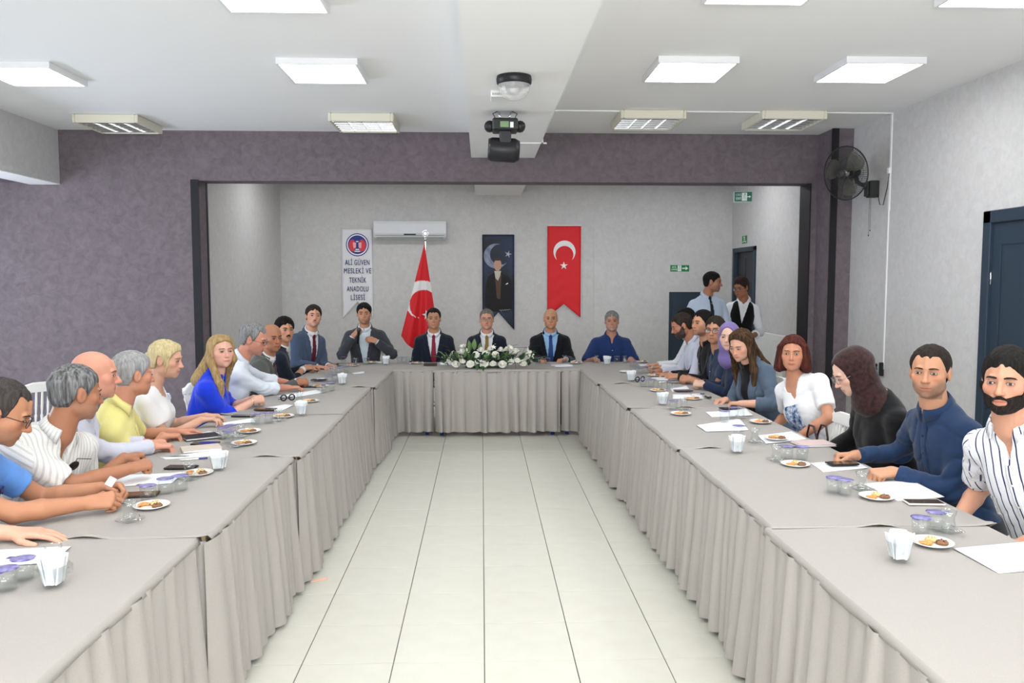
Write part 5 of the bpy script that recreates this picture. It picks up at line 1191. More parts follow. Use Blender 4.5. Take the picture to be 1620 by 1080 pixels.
lettering('ÇIKIŞ', M_SW, -.052, -.0365, 2.735, .026, .062, t); lettering('EXIT', M_SW, -.052, -.0365, 2.690, .028, .060, t, bold=.01); runner(t, .015, -.036, 2.712, .095, M_SW); arrow(t, .068, -.036, 2.712, .048, M_SW)
for x in (-.07, .07): mb = MB(); mb.tube([(x, 0, 2.774), (x * .85, 0, CZ - .002)], .0022, 5); mb.build('cord', M_WHITE, t)
t = thing('wall_exit_sign', 'long green emergency exit sign above the low dark hatch', 'sign', (3.24, BY - .013, 0)); mb = MB(); mb.box(-.155, .155, -.006, 0, 1.85, 1.955, .001); mb.build('plate', M_GRN2, t)
lettering('ACİL', M_SW, -.093, -.008, 1.922, .026, .07, t, bold=.01); lettering('ÇIKIŞ', M_SW, -.093, -.008, 1.884, .026, .095, t, bold=.01); runner(t, -.005, -.008, 1.903, .095, M_SW); arrow(t, .09, -.008, 1.903, .10, M_SW)
t = thing('door_exit_sign', 'small square green exit sign on the wall over the alcove door', 'sign', (XR - .001, 12.55, 0), R(-90)); mb = MB(); mb.box(-.11, .11, -.006, 0, 2.28, 2.40, .001); mb.build('plate', M_GRN2, t); runner(t, 0, -.008, 2.345, .085, M_SW)
for g in (-1, 1): mb = MB(); mb.prism([(g * .05, 2.295), (g * .09, 2.295), (g * .07, 2.32)], -.009, -.006); mb.build('arrow', M_SW, t)
# ---------------------------------------------------------------- air conditioner
t = thing('air_conditioner', 'white wall mounted air conditioner on the alcove back wall', 'air conditioner', (-1.137, BY, 2.36))
mb = MB(); pr = [(0, .0), (-.14, .0), (-.19, .03), (-.215, .09), (-.215, .24), (-.20, .285), (0, .29)]; mb.prism(pr, -.577, .577, 'yz'); rb(mb.build('casing', mat('ac_white', srgb(214, 216, 219), rough=.35), t), .008)
mb = MB(); mb.prism([(-.135, -.002), (-.188, .028), (-.184, .032), (-.131, .004)], -.53, .53, 'yz'); mb.build('flap', mat('ac_shade', srgb(150, 152, 156), rough=.5), t)
mb = MB(); mb.box(-.545, .545, -.2165, -.2145, .055, .060); mb.build('panel_joint', M_BLACK, t)
mb = MB(); mb.box(-.095, .095, -.2175, -.214, .065, .085, .001); mb.build('display', M_BLACK, t)
# ---------------------------------------------------------------- ceiling effects on the beam
t = thing('mirror_dome_light', 'half dome party light of faceted clear plastic with black base under the beam', 'stage light', (.225, 5.64, 3.09))
mb = MB(); mb.lathe([(0, 0), (.118, 0), (.122, -.02), (.118, -.05), (.104, -.062), (0, -.062)], 28); mb.build('base', mat('black_plastic', (.014, .014, .016, 1), rough=.4), t)
mb = MB(); mb.lathe([(.112 * math.cos(a), -.058 - .105 * math.sin(a)) for a in np.linspace(0, math.pi / 2, 8)], 20, smooth=False); mb.build('dome', mat('clear_facets', (.85, .85, .85, 1), rough=.06, alpha=.35, spec=.8), t)
mb = MB(); mb.lathe([(0, -.05), (.045, -.06), (.06, -.09), (.03, -.12), (0, -.125)], 10, smooth=False); mb.build('reflector', M_CHROME, t)
t = thing('junction_box', 'white vented box on the beam beside the dome light', 'box', (.145, 6.12, 3.09)); mb = MB(); mb.box(-.075, .075, -.085, .085, -.048, 0, .004); mb.build('box', M_WHITE, t)
for k in range(9): mb = MB(); mb.box(-.062 + k * .0145, -.054 + k * .0145, -.0865, -.0845, -.036, -.020); mb.build('vent_slot', mat('slot_grey', srgb(140, 140, 138), rough=.6), t)
t = thing('moving_head_light', 'black moving head stage light hanging under the beam, screen towards the camera', 'stage light', (.195, 6.80, 3.09)); MBK = MATS['black_plastic']
for g in (-1, 1):
    mb = MB(); mb.tube([(g * .05, 0, 0), (g * .045, 0, -.03), (g * .02, 0, -.07)], .007, 6); mb.build('clamp', M_CHROME, t)
    mb = MB(); mb.tube([(g * .06, -.02, -.002), (g * .10, -.05, -.025), (g * .07, -.04, -.075)], .004, 6); mb.build('cable', MBK, t)
mb = MB(); mb.box(-.105, .105, -.10, .10, -.165, -.065, .012); ba = mb.build('base', MBK, t)
for g in (-1, 1): mb = MB(); mb.lathe([(0, -.03), (.035, -.03), (.045, -.015), (.045, .015), (.035, .03), (0, .03)], 12, M=Matrix.Translation((g * .125, 0, -.12)) @ Matrix.Rotation(R(90), 4, 'X') @ Matrix.Scale(1.9, 4, (0, 0, 1))); mb.build('side_grip', MBK, t)
mb = MB(); mb.box(-.04, .03, -.103, -.099, -.142, -.095, .001); mb.build('screen', mat('lcd_green', srgb(120, 150, 110), rough=.3), ba); mb = MB(); mb.box(.04, .068, -.103, -.099, -.145, -.10, .001); mb.build('button_panel', M_WHITE, ba)
mb = MB(); mb.box(-.045, .05, -.085, -.05, -.33, -.16, .012); mb.build('yoke', MBK, t); mb = MB(); mb.box(-.045, .05, .05, .085, -.33, -.16, .012); mb.build('yoke', MBK, t)
mb = MB(); mb.lathe([(0, -.13), (.085, -.13), (.098, -.10), (.10, .09), (.08, .13), (0, .135)], 18, M=Matrix.Translation((-.01, 0, -.31)) @ Matrix.Rotation(R(90), 4, 'Y') @ Matrix.Rotation(R(3), 4, 'Y')); mb.build('head', MBK, t)
for k in range(6): mb = MB(); mb.box(-.118 + k * .012, -.112 + k * .012, -.092, -.088, -.33, -.27); mb.build('cooling_fin', mat('fin_black', (.004, .004, .005, 1), rough=.6), t)
mb = MB(); mb.lathe([(0, .004), (.016, .003), (.018, 0)], 14, M=Matrix.Translation((.003, -.0855, -.285)) @ Matrix.Rotation(R(90), 4, 'X')); mb.build('pivot_cap', M_WHITE, t)
# ---------------------------------------------------------------- wall fan
t = thing('wall_fan', 'dark grey oscillating wall fan beside the plum pillar', 'fan', (0, 0, 0)); MDG = mat('fan_grey', (.03, .03, .03, 1), rough=.45)
FC = Vector((3.70, 8.2, 2.79)); Mf = Matrix.Translation(FC) @ Matrix.Rotation(R(-154 + 90), 4, 'Z') @ Matrix.Rotation(R(8), 4, 'X') @ Matrix.Rotation(R(90), 4, 'X')   # local z towards the room
def ringp(r, z, n=40): return [Mf @ Vector((r * math.cos(a), r * math.sin(a), z)) for a in np.linspace(0, 2 * math.pi, n, endpoint=False)]
mb = MB(); mb.tube(ringp(.268, 0), .007, 6, closed=True); mb.build('cage_rim', MDG, t)
for nm, sg in (('front_grille', 1), ('rear_grille', -1)):
    mb = MB(); 
    for k in range(76):
        a = 2 * math.pi * k / 76; mb.tube([Mf @ Vector((r * math.cos(a + tw), r * math.sin(a + tw), sg * z)) for r, z, tw in ((.05, .075, 0), (.15, .068, .10), (.23, .045, .16), (.266, .0, .18))],   .0021, 3, caps=False)
    for r, z in ((.05, .075), (.16, .067)): mb.tube(ringp(r, sg * z, 30), .002, 4, closed=True)
    o = mb.build(nm, MDG, t); o['kind'] = 'stuff'
mb = MB(); mb.lathe([(0, .082), (.035, .08), (.048, .072), (.048, .066)], 20, M=Mf); mb.build('badge', MDG, t)
M_BLADE = mat('smoky_blade', (.15, .145, .125, 1), rough=.2, alpha=.8)
for k in range(3):
    mb = MB(); P = []
    for i in range(9):
        r = .035 + .205 * i / 8
        for j in range(9):
            a = R(120 * k + 40) + (-.62 + 1.24 * j / 8) * (.55 + .45 * math.sin(math.pi * i / 8) ** .6); P.append(Mf @ Vector((r * math.cos(a), r * math.sin(a), .03 * (j / 8 - .5))))
    mb.quad_grid(P, 9, 9); o = mb.build('blade', M_BLADE, t); sd = o.modifiers.new('solidify', 'SOLIDIFY'); sd.thickness = .0025
mb = MB(); mb.lathe([(0, .03), (.03, .03), (.036, .0), (.036, -.02)], 18, M=Mf); mb.build('hub', M_CHROME, t)
mb = MB(); mb.lathe([(.03, -.07), (.055, -.08), (.06, -.13), (.045, -.18), (0, -.19)], 18, M=Mf); mb.build('motor', MDG, t)
mb = MB(); mb.tube([Mf @ Vector((0, 0, -.15)), Vector((3.86, 8.28, 2.71)), Vector((3.98, 8.33, 2.67))], .022, 10); mb.build('arm', MDG, t)
mb = MB(); mb.box(3.97, 4.0, 8.30, 8.36, 2.57, 2.72, .006); mb.box(4.0, XR - .001, 8.28, 8.38, 2.56, 2.73, .008); mb.build('bracket', MDG, t)
for dy, zz in ((0, 2.22), (.03, 2.17)): mb = MB(); mb.tube([(4.02, 8.30 + dy, 2.57), (4.02, 8.30 + dy, zz)], .0018, 4); mb.lathe([(0, .012), (.007, 0), (0, -.012)], 8, (4.02, 8.30 + dy, zz)); mb.build('pull_cord', MDG, t)
mb = MB(); mb.tube([(4.085, 8.28, 2.58), (4.08, 8.23, 2.48), (4.085, 8.17, 2.47), (4.085, 8.09, 2.65), (4.086, 8.065, 2.78)], .004, 6); mb.build('power_cord', MBK, t)
mb = MB(); mb.box(4.07, XR - .001, 8.045, 8.085, 2.77, 2.83, .003); mb.build('connector', M_WHITE, t)
# ---------------------------------------------------------------- radiator and sockets
t = thing('radiator', 'white panel radiator under the alcove wall beside the door', 'radiator', (0, 0, 0)); mb = MB()
mb.box(3.985, 4.005, 10.55, 11.78, .29, .955, .006); mb.build('front_panel', M_WHITE, t)
mb = MB(); mb.box(4.055, 4.075, 10.55, 11.78, .29, .955, .004); mb.build('rear_panel', M_WHITE, t)
for k in range(24): mb = MB(); y = 10.60 + k * .0495; mb.box(3.979, 3.986, y, y + .022, .33, .90, .002); mb.build('rib', M_WHITE, t)
mb = MB(); mb.box(3.985, 4.075, 10.55, 11.78, .952, .965, .003); mb.build('top_grille', M_WHITE, t); mb = MB(); mb.box(3.985, 4.075, 10.545, 10.556, .30, .955, .002); mb.build('side_cover', M_WHITE, t)
mb = MB(); mb.lathe([(0, -.02), (.018, -.02), (.022, .0), (.018, .03), (0, .032)], 12, M=Matrix.Translation((4.03, 10.52, .90)) @ Matrix.Rotation(R(90), 4, 'X')); mb.build('valve', M_CHROME, t)
mb = MB(); mb.tube([(4.04, 10.56, .29), (4.04, 10.56, .0)], .010, 8); mb.build('pipe', M_WHITE, t); mb = MB(); mb.tube([(4.04, 11.76, .29), (4.04, 11.76, .0)], .010, 8); mb.build('pipe', M_WHITE, t)
t = thing('wall_socket', 'grey surface socket box with black plugs on the right wall', 'socket', (XR, 8.10, .80)); mb = MB(); mb.box(-.045, -.001, -.02, .07, -.05, .065, .004); mb.build('box', mat('socket_grey', srgb(176, 184, 188), rough=.4), t)
mb = MB(); mb.box(-.048, -.002, -.040, -.021, -.07, .07, .004); mb.build('adapter', MBK, t)
for z in (.035, -.005): mb = MB(); mb.lathe([(0, 0), (.017, 0), (.017, .03), (.010, .04), (0, .04)], 12, M=Matrix.Translation((-.045, .03, z)) @ Matrix.Rotation(R(-90), 4, 'Y')); mb.build('plug', MBK, t)
mb = MB(); mb.tube([(-.03, .0, -.05), (-.03, .01, -.12), (-.02, .0, -.2), (-.02, .0, -.79)], .003, 6); mb.build('cord', M_WHITE, t)
# ---------------------------------------------------------------- spare chairs, handbag
chair(-3.80, 6.92, 138, 'empty white banquet chair standing alone by the plum wall')
chair(2.04, 4.95, 181, 'empty white banquet chair pushed in beside the woman in the dark headscarf, holding the handbag')
t = thing('handbag', 'dark brown leather handbag with two loop handles on an empty chair', 'bag', (2.105, 4.95, .479), R(93)); M_BAG = mat('brown_leather', srgb(52, 34, 36), rough=.4, bump=(60, .2))
mb = MB(); P = []
for a, b_, z in ((.15, .055, 0), (.16, .062, .03), (.155, .055, .11), (.14, .035, .19), (.135, .012, .205)):
    for k in range(24): th = 2 * math.pi * k / 24; P.append((a * math.copysign(abs(math.cos(th)) ** .55, math.cos(th)), b_ * math.copysign(abs(math.sin(th)) ** .7, math.sin(th)), z))
mb.quad_grid(P, 5, 24, False, True); mb.face([P[k] for k in range(24)][::-1]); mb.face(P[-24:]); mb.build('body', M_BAG, t)
for g in (-1, 1): mb = MB(); mb.tube([(-.075, g * .03, .17), (-.065, g * .035, .25), (-.03, g * .04, .315), (.03, g * .04, .315), (.065, g * .035, .25), (.075, g * .03, .17)], .007, 8); mb.build('handle', M_BAG, t)
mb = MB(); mb.box(-.02, .02, -.058, -.05, .14, .165, .002); mb.build('clasp', mat('gold_metal', (.8, .6, .3, 1), rough=.25, metal=1.), t)
o = MB(); o.prism([(0, 0), (.05, .012), (.09, .035), (.085, .06), (.04, .045), (.01, .02)], .0, .006, 'xy'); o = o.build('paper_scrap', mat('orange_wrapper', srgb(232, 190, 168), rough=.5), None, (-.97, 4.50, .001)); tag(o, 'small crumpled orange and white wrapper on the floor by the left tables', 'litter')
# microphone held at the head table
t = thing('microphone', 'black hand microphone held under the chin of the man in the charcoal jacket', 'microphone', (-1.455, 9.615, 1.10)); t.rotation_euler = (R(22), R(8), 0)
mb = MB(); mb.lathe([(0, -.16), (.013, -.16), (.016, -.02), (.019, 0)], 14); mb.build('handle', MBK, t); mb = MB(); mb.lathe([(.019, 0), (.025, .012), (.026, .028), (.020, .045), (0, .052)], 14); mb.build('grille', mat('mic_mesh', (.10, .10, .10, 1), rough=.4, metal=.8), t)
# ---------------------------------------------------------------- what lies on the tables: (whose place, kind, position, ...)
ITEMS = [
('the hand at the left edge', 'cup', (-1.481, 2.607)),
('the hand at the left edge', 'cup', (-1.484, 2.516)),
('the hand at the left edge', 'tea', (-1.425, 2.685)),
('the hand at the left edge', 'bowl', (-1.352, 2.537)),
('the hand at the left edge', 'paper', [(-1.771, 2.9), (-1.488, 2.924), (-1.468, 2.753), (-1.669, 2.73)]),
('the man in the blue polo', 'tea', (-1.408, 3.229)),
('the man in the blue polo', 'plate', (-1.407, 3.437)),
('the man in the blue polo', 'cup', (-1.463, 3.539)),
('the man in the blue polo', 'phone', (-1.536, 3.635), 8, 'brown'),
('the man in the blue polo', 'foil', (-1.732, 3.799)),
('the man in cream striped shirt', 'cup', (-1.435, 3.664)),
('the man in cream striped shirt', 'cup', (-1.387, 3.718)),
('the man in cream striped shirt', 'tea', (-1.414, 3.908)),
('the man in cream striped shirt', 'plate', (-1.415, 4.023)),
('the man in cream striped shirt', 'phone', (-1.547, 4.164), -4, 'dark'),
('the man in cream striped shirt', 'paper', [(-1.796, 4.024), (-1.495, 4.066), (-1.472, 3.837), (-1.732, 3.799)]),
('the bald man in the lavender shirt', 'bowl', (-1.342, 4.115)),
('the bald man in the lavender shirt', 'pen', (-1.546, 4.356)),
('the bald man in the lavender shirt', 'paper', [(-1.758, 4.426), (-1.505, 4.615), (-1.482, 4.447), (-1.709, 4.377)]),
('the bald man in the lavender shirt', 'book', [(-1.71, 4.64), (-1.539, 4.722), (-1.48, 4.614), (-1.69, 4.537)], 'beige'),
('the bald man in the lavender shirt', 'phone', (-1.632, 4.781), 0, 'dark'),
('the bald man in the lavender shirt', 'plate', (-1.404, 4.772)),
('the bald man in the lavender shirt', 'cup', (-1.511, 4.832)),
('the bald man in the lavender shirt', 'tea', (-1.425, 4.682)),
('the white haired man in yellow polo', 'plate', (-1.483, 5.154)),
('the white haired man in yellow polo', 'cup', (-1.582, 4.951)),
('the white haired man in yellow polo', 'cup', (-1.557, 5.031)),
('the white haired man in yellow polo', 'tea', (-1.482, 4.987)),
('the white haired man in yellow polo', 'book', [(-1.766, 4.899), (-1.626, 4.993), (-1.674, 5.056), (-1.841, 4.981)], 'black'),
('the white haired man in yellow polo', 'paper', [(-1.859, 5.022), (-1.741, 5.164), (-1.648, 5.097), (-1.787, 4.959)]),
('the blonde woman in the white top', 'paper', [(-1.78, 5.486), (-1.606, 5.681), (-1.546, 5.526), (-1.731, 5.412)]),
('the blonde woman in the white top', 'phone', (-1.696, 5.764), -4, 'dark'),
('the blonde woman in the white top', 'cup', (-1.525, 5.452)),
('the blonde woman in the white top', 'cup', (-1.449, 5.498)),
('the blonde woman in the white top', 'tea', (-1.403, 5.571)),
('the blonde woman in the white top', 'plate', (-1.402, 5.726)),
('the blonde woman in the blue blouse', 'phone', (-1.606, 6.012), -6, 'brown'),
('the blonde woman in the blue blouse', 'paper', [(-1.686, 6.104), (-1.532, 6.285), (-1.456, 6.25), (-1.488, 6.008)]),
('the blonde woman in the blue blouse', 'bowl', (-1.295, 5.803)),
('the blonde woman in the blue blouse', 'glasses', (-1.563, 6.518)),
('the blonde woman in the blue blouse', 'tea', (-1.436, 6.379)),
('the blonde woman in the blue blouse', 'plate', (-1.371, 6.443)),
('the grey man in white shirt', 'paper', [(-1.717, 6.774), (-1.465, 7.156), (-1.366, 6.991), (-1.535, 6.73)]),
('the grey man in white shirt', 'cup', (-1.359, 6.951)),
('the grey man in white shirt', 'cup', (-1.323, 7.11)),
('the grey man in white shirt', 'plate', (-1.468, 7.37)),
('the grey man in white shirt', 'phone', (-1.568, 7.33), 0, 'dark'),
('the bald man in the grey suit', 'bowl', (-1.304, 7.544)),
('the bald man in the grey suit', 'cup', (-1.43, 7.595)),
('the bald man in the grey suit', 'cup', (-1.412, 7.786)),
('the bald man in the grey suit', 'paper', [(-1.655, 7.945), (-1.57, 8.045), (-1.516, 7.889), (-1.594, 7.793)]),
('the bald man in the grey suit', 'phone', (-1.563, 7.792), 0, 'dark'),
('the moustached man', 'cup', (-1.477, 8.369)),
('the moustached man', 'cup', (-1.418, 8.481)),
('the moustached man', 'paper', [(-1.365, 8.479), (-1.25, 8.593), (-1.218, 8.416), (-1.321, 8.363)]),
('the moustached man', 'tea', (-1.519, 8.314)),
('the man in the slate blue suit', 'phone', (-1.698, 9.184), 0, 'dark'),
('the man in the slate blue suit', 'book', [(-1.765, 9.053), (-1.59, 9.18), (-1.556, 8.979), (-1.725, 8.921)], 'blue'),
('the man in the slate blue suit', 'cup', (-1.629, 9.535)),
('the man in the slate blue suit', 'plate', (-1.462, 9.176)),
('the man holding the microphone', 'tea', (-1.437, 9.243)),
('the man holding the microphone', 'cup', (-1.334, 9.38)),
('the man holding the microphone', 'paper', [(-1.413, 9.677), (-1.202, 9.669), (-1.167, 9.445), (-1.366, 9.453)]),
('the man holding the microphone', 'bowl', (-1.099, 9.3)),
('the man holding the microphone', 'cup', (-0.968, 9.511)),
('the man holding the microphone', 'cup', (-0.909, 9.508)),
('the man holding the microphone', 'plate', (-1.285, 9.45)),
('the man in the red tie', 'tea', (-0.822, 9.361)),
('the man in the red tie', 'plate', (-0.754, 9.43)),
('the man in the red tie', 'tablet', (-0.586, 9.211)),
('the man in the red tie', 'paper', [(-0.504, 9.567), (-0.354, 9.562), (-0.337, 9.272), (-0.475, 9.277)]),
('the bald man in the blue tie', 'cup', (0.656, 9.305)),
('the bald man in the blue tie', 'cup', (0.758, 9.301)),
('the bald man in the blue tie', 'tea', (0.97, 9.438)),
('the bald man in the blue tie', 'plate', (1.103, 9.36)),
('the bald man in the blue tie', 'book', [(0.797, 9.16), (1.035, 9.22), (1.012, 8.949), (0.773, 8.958)], 'white'),
('the bald man in the blue tie', 'paper', [(1.046, 9.661), (1.137, 10.058), (1.147, 9.735), (1.059, 9.435)]),
('the head table man in navy polo', 'tea', (1.349, 9.424)),
('the head table man in navy polo', 'bowl', (1.435, 9.205)),
('the head table man in navy polo', 'cup', (1.599, 9.489)),
('the head table man in navy polo', 'tea2', (1.676, 9.412)),
('the head table man in navy polo', 'plate', (1.898, 9.478)),
('the head table man in navy polo', 'cup', (1.675, 8.924)),
('the head table man in navy polo', 'cup', (1.706, 8.793)),
('the head table man in navy polo', 'paper', [(1.811, 9.262), (1.994, 9.255), (1.971, 9.047), (1.785, 9.054)]),
('the bearded man looking down', 'bowl', (1.436, 7.68)),
('the bearded man looking down', 'cup', (1.635, 8.252)),
('the bearded man looking down', 'cup', (1.717, 8.364)),
('the bearded man looking down', 'tea', (1.752, 8.248)),
('the bearded man looking down', 'plate', (1.743, 8.082)),
('the bearded man looking down', 'saucer', (1.516, 8.43)),
('the man in the black shirt', 'book', [(1.678, 7.924), (1.954, 7.966), (1.874, 7.614), (1.613, 7.673)], 'white'),
('the man in the black shirt', 'pen', (1.736, 7.571)),
('the man in the black shirt', 'sunspecs', (1.506, 7.628)),
('the man in the black shirt', 'cup', (1.469, 7.26)),
('the man in the black shirt', 'cup', (1.538, 7.258)),
('the right row man in navy polo', 'plate', (1.537, 6.962)),
('the right row man in navy polo', 'tea', (1.562, 7.002)),
('the right row man in navy polo', 'cup', (1.66, 7.039)),
('the right row man in navy polo', 'paper', [(1.68, 7.123), (1.871, 7.289), (1.839, 7.075), (1.654, 6.917)]),
('the right row man in navy polo', 'phone', (1.747, 6.914), 6, 'plum'),
('the woman in the purple headscarf', 'bowl', (1.404, 6.175)),
('the woman in the purple headscarf', 'paper', [(1.557, 6.506), (1.617, 6.762), (1.864, 6.753), (1.815, 6.497)]),
('the woman in the purple headscarf', 'pen', (1.812, 6.679)),
('the woman in the purple headscarf', 'plate', (1.713, 6.465)),
('the woman in the purple headscarf', 'keys', (1.846, 6.495)),
('the woman in the denim jacket', 'cup', (1.431, 5.958)),
('the woman in the denim jacket', 'tea', (1.504, 5.925)),
('the woman in the denim jacket', 'plate', (1.432, 5.728)),
('the woman in the denim jacket', 'phone', (1.867, 5.972), 4, 'dark'),
('the woman in the denim jacket', 'paper', [(1.641, 5.833), (1.976, 5.938), (1.933, 5.655), (1.624, 5.613)]),
('the auburn haired woman', 'cup', (1.652, 5.406)),
('the auburn haired woman', 'cup', (1.76, 5.555)),
('the auburn haired woman', 'tea', (1.797, 5.502)),
('the auburn haired woman', 'plate', (1.89, 5.373)),
('the auburn haired woman', 'paper', [(1.431, 5.294), (1.804, 5.553), (1.717, 5.1), (1.431, 5.067)]),
('the auburn haired woman', 'cup', (1.584, 4.893)),
('the empty chair with the handbag', 'bowl', (1.426, 4.42)),
('the empty chair with the handbag', 'tea', (1.62, 4.696)),
('the empty chair with the handbag', 'plate', (1.776, 4.767)),
('the empty chair with the handbag', 'paper', [(1.716, 4.929), (1.969, 5.025), (1.967, 4.779), (1.681, 4.675)]),
('the empty chair with the handbag', 'book', [(1.906, 4.704), (2.05, 4.718), (1.987, 4.554), (1.848, 4.56)], 'pink'),
('the woman in dark headscarf', 'tea', (1.571, 4.208)),
('the woman in dark headscarf', 'cup', (1.651, 4.267)),
('the woman in dark headscarf', 'cup', (1.727, 4.249)),
('the woman in dark headscarf', 'plate', (1.632, 4.102)),
('the man in the navy shirt', 'paper', [(1.735, 4.157), (1.996, 4.223), (1.984, 4.032), (1.718, 3.959)]),
('the man in the navy shirt', 'phone', (1.876, 4.093), 2, 'black'),
('the man in the navy shirt', 'cup', (1.603, 3.572)),
('the man in the navy shirt', 'cup', (1.632, 3.528)),
('the man in the navy shirt', 'tea', (1.745, 3.601)),
('the man in the navy shirt', 'plate', (1.746, 3.46)),
('the man in navy striped shirt', 'paper', [(1.808, 3.714), (2.073, 3.803), (2.058, 3.469), (1.818, 3.416)]),
('the man in navy striped shirt', 'phone', (1.909, 3.372), -9, 'white'),
('the man in navy striped shirt', 'cup', (1.66, 2.945)),
('the man in navy striped shirt', 'cup', (1.757, 3.012)),
('the man in navy striped shirt', 'tea', (1.783, 2.971)),
('the man in navy striped shirt', 'plate', (1.642, 2.835)),
('the man in navy striped shirt', 'bowl', (1.435, 2.669)),
('the man in navy striped shirt', 'paper2', [(1.696, 2.791), (2.055, 2.863), (1.909, 2.578), (1.699, 2.539)]),
]
def thin_glass(name, tint=(1, 1, 1, 1), refl=.9):
    """thin clear glass: see-through with grazing reflections"""
    m = bpy.data.materials.new(name); m.use_nodes = True; nt = m.node_tree; nt.nodes.clear(); N = nt.nodes.new; L = nt.links.new
    out = N('ShaderNodeOutputMaterial'); tr = N('ShaderNodeBsdfTransparent'); gl = N('ShaderNodeBsdfGlossy'); mx = N('ShaderNodeMixShader'); lw = N('ShaderNodeLayerWeight'); mr = N('ShaderNodeMapRange'); ge = N('ShaderNodeNewGeometry'); pw = N('ShaderNodeMath'); pw.operation = 'POWER'; pw.inputs[1].default_value = 2.5; bf = N('ShaderNodeMath'); bf.operation = 'SUBTRACT'; bf.inputs[0].default_value = 1; ml = N('ShaderNodeMath'); ml.operation = 'MULTIPLY'
    lw.inputs['Blend'].default_value = .35; mr.inputs[3].default_value = .07; mr.inputs[4].default_value = refl * .9
    tr.inputs['Color'].default_value = tint; gl.inputs['Roughness'].default_value = .03; gl.inputs['Color'].default_value = (.95, .97, .97, 1)
    L(lw.outputs['Facing'], pw.inputs[0]); L(pw.outputs[0], mr.inputs[0]); L(ge.outputs['Backfacing'], bf.inputs[1]); L(mr.outputs[0], ml.inputs[0]); L(bf.outputs[0], ml.inputs[1]); L(ml.outputs[0], mx.inputs[0]); L(tr.outputs[0], mx.inputs[1]); L(gl.outputs[0], mx.inputs[2]); L(mx.outputs[0], out.inputs[0]); MATS[name] = m
    return m
G_CLEAR = thin_glass('clear_glass', (.955, .965, .965, 1)); G_WATER = thin_glass('water', (.97, .985, .99, 1), .5)
M_PORC = mat('white_porcelain', srgb(240, 239, 234), rough=.18, spec=.5); M_PAPER = mat('white_paper', srgb(238, 241, 244), rough=.8, spec=.2)
M_LID = mat('purple_foil', srgb(56, 44, 126), rough=.3, spec=.5, noise=(48, srgb(186, 184, 220), .55))
PRO = {}; irng = random.Random(3)
def make(kind, label, cat, x, y, z, rz, grp, builder):
    if kind not in PRO: t = thing(kind, label, cat, (x, y, z), rz, grp); builder(t); PRO[kind] = t; return t
    return dup(PRO[kind], (x, y, z), rz, label, grp)
def b_plate(t):
    m = MB(); m.lathe([(0, .004), (.040, .004), (.052, .006), (.072, .0135), (.0745, .0135), (.0735, .011), (.054, .003), (.042, 0), (0, 0)], 32); m.build('dish', M_PORC, t)
def b_cup(t):
    m = MB(); m.lathe([(0, .001), (.029, .001), (.0305, .003), (.0335, .066), (.0345, .068)], 24); m.build('cup_wall', G_CLEAR, t)
    m = MB(); m.lathe([(0, .004), (.0285, .004), (.0318, .056), (0, .056)], 20); m.build('water', G_WATER, t)
    m = MB(); m.lathe([(.0, .0705), (.034, .0700), (.0375, .0685), (.0372, .0675), (.034, .0680)], 24); lid = m.build('foil_lid', M_LID, t)
    m = MB(); m.box(-.011, .011, .030, .052, .0685, .0695); m.build('pull_tab', M_LID, lid)
def b_tea(t):
    m = MB(); m.lathe([(0, .0045), (.028, .0045), (.036, .007), (.055, .0125), (.0565, .0115), (.037, .0035), (.028, 0), (0, 0)], 28); m.build('saucer', G_CLEAR, t)
    m = MB(); m.lathe([(0, .006), (.019, .006), (.022, .010), (.0265, .028), (.0225, .052), (.0225, .060), (.0285, .086), (.0272, .086), (.0212, .060), (.0212, .052), (.0250, .029), (.0200, .014), (0, .013)], 24); m.build('glass', G_CLEAR, t)
    m = MB(); m.tube([(.030, -.035, .013), (.036, .0, .0125), (.040, .035, .0165)], .0016, 6); m.lathe([(0, -.001), (.008, .001), (.0, .002)], 10, (.028, -.045, .0125)); m.build('spoon', M_CHROME, t)
def b_bowl(t):
    m = MB(); m.lathe([(0, .004), (.026, .003), (.030, .006), (.036, .030), (.046, .070), (.0475, .071), (.0462, .071), (.0345, .031), (.027, .010), (0, .010)], 28); m.build('glass_bowl', G_CLEAR, t)
    for g in (-1, 1): m = MB(); m.tube([(g * .041, 0, .054), (g * .056, 0, .056), (g * .055, 0, .040), (g * .038, 0, .036)], .003, 6); m.build('bowl_handle', G_CLEAR, t)
def b_sachets(t):
    for k in range(16):
        a = k * 2.4; r = .010 + .0215 * math.sqrt(k / 16); lean = r * 5; m = MB(); w_, h_ = .013, irng.uniform(.078, .094)
        M_ = Matrix.Rotation(a, 4, 'Z') @ Matrix.Translation((r * .82, 0, 0)) @ Matrix.Rotation(R(3 + 340 * r * .9), 4, 'Y') @ Matrix.Rotation(irng.uniform(-.5, .5), 4, 'Z')
        m.box(-.003, .003, -w_, w_, .0, h_, .002, M_); m.build('sachet', M_PAPER, t)
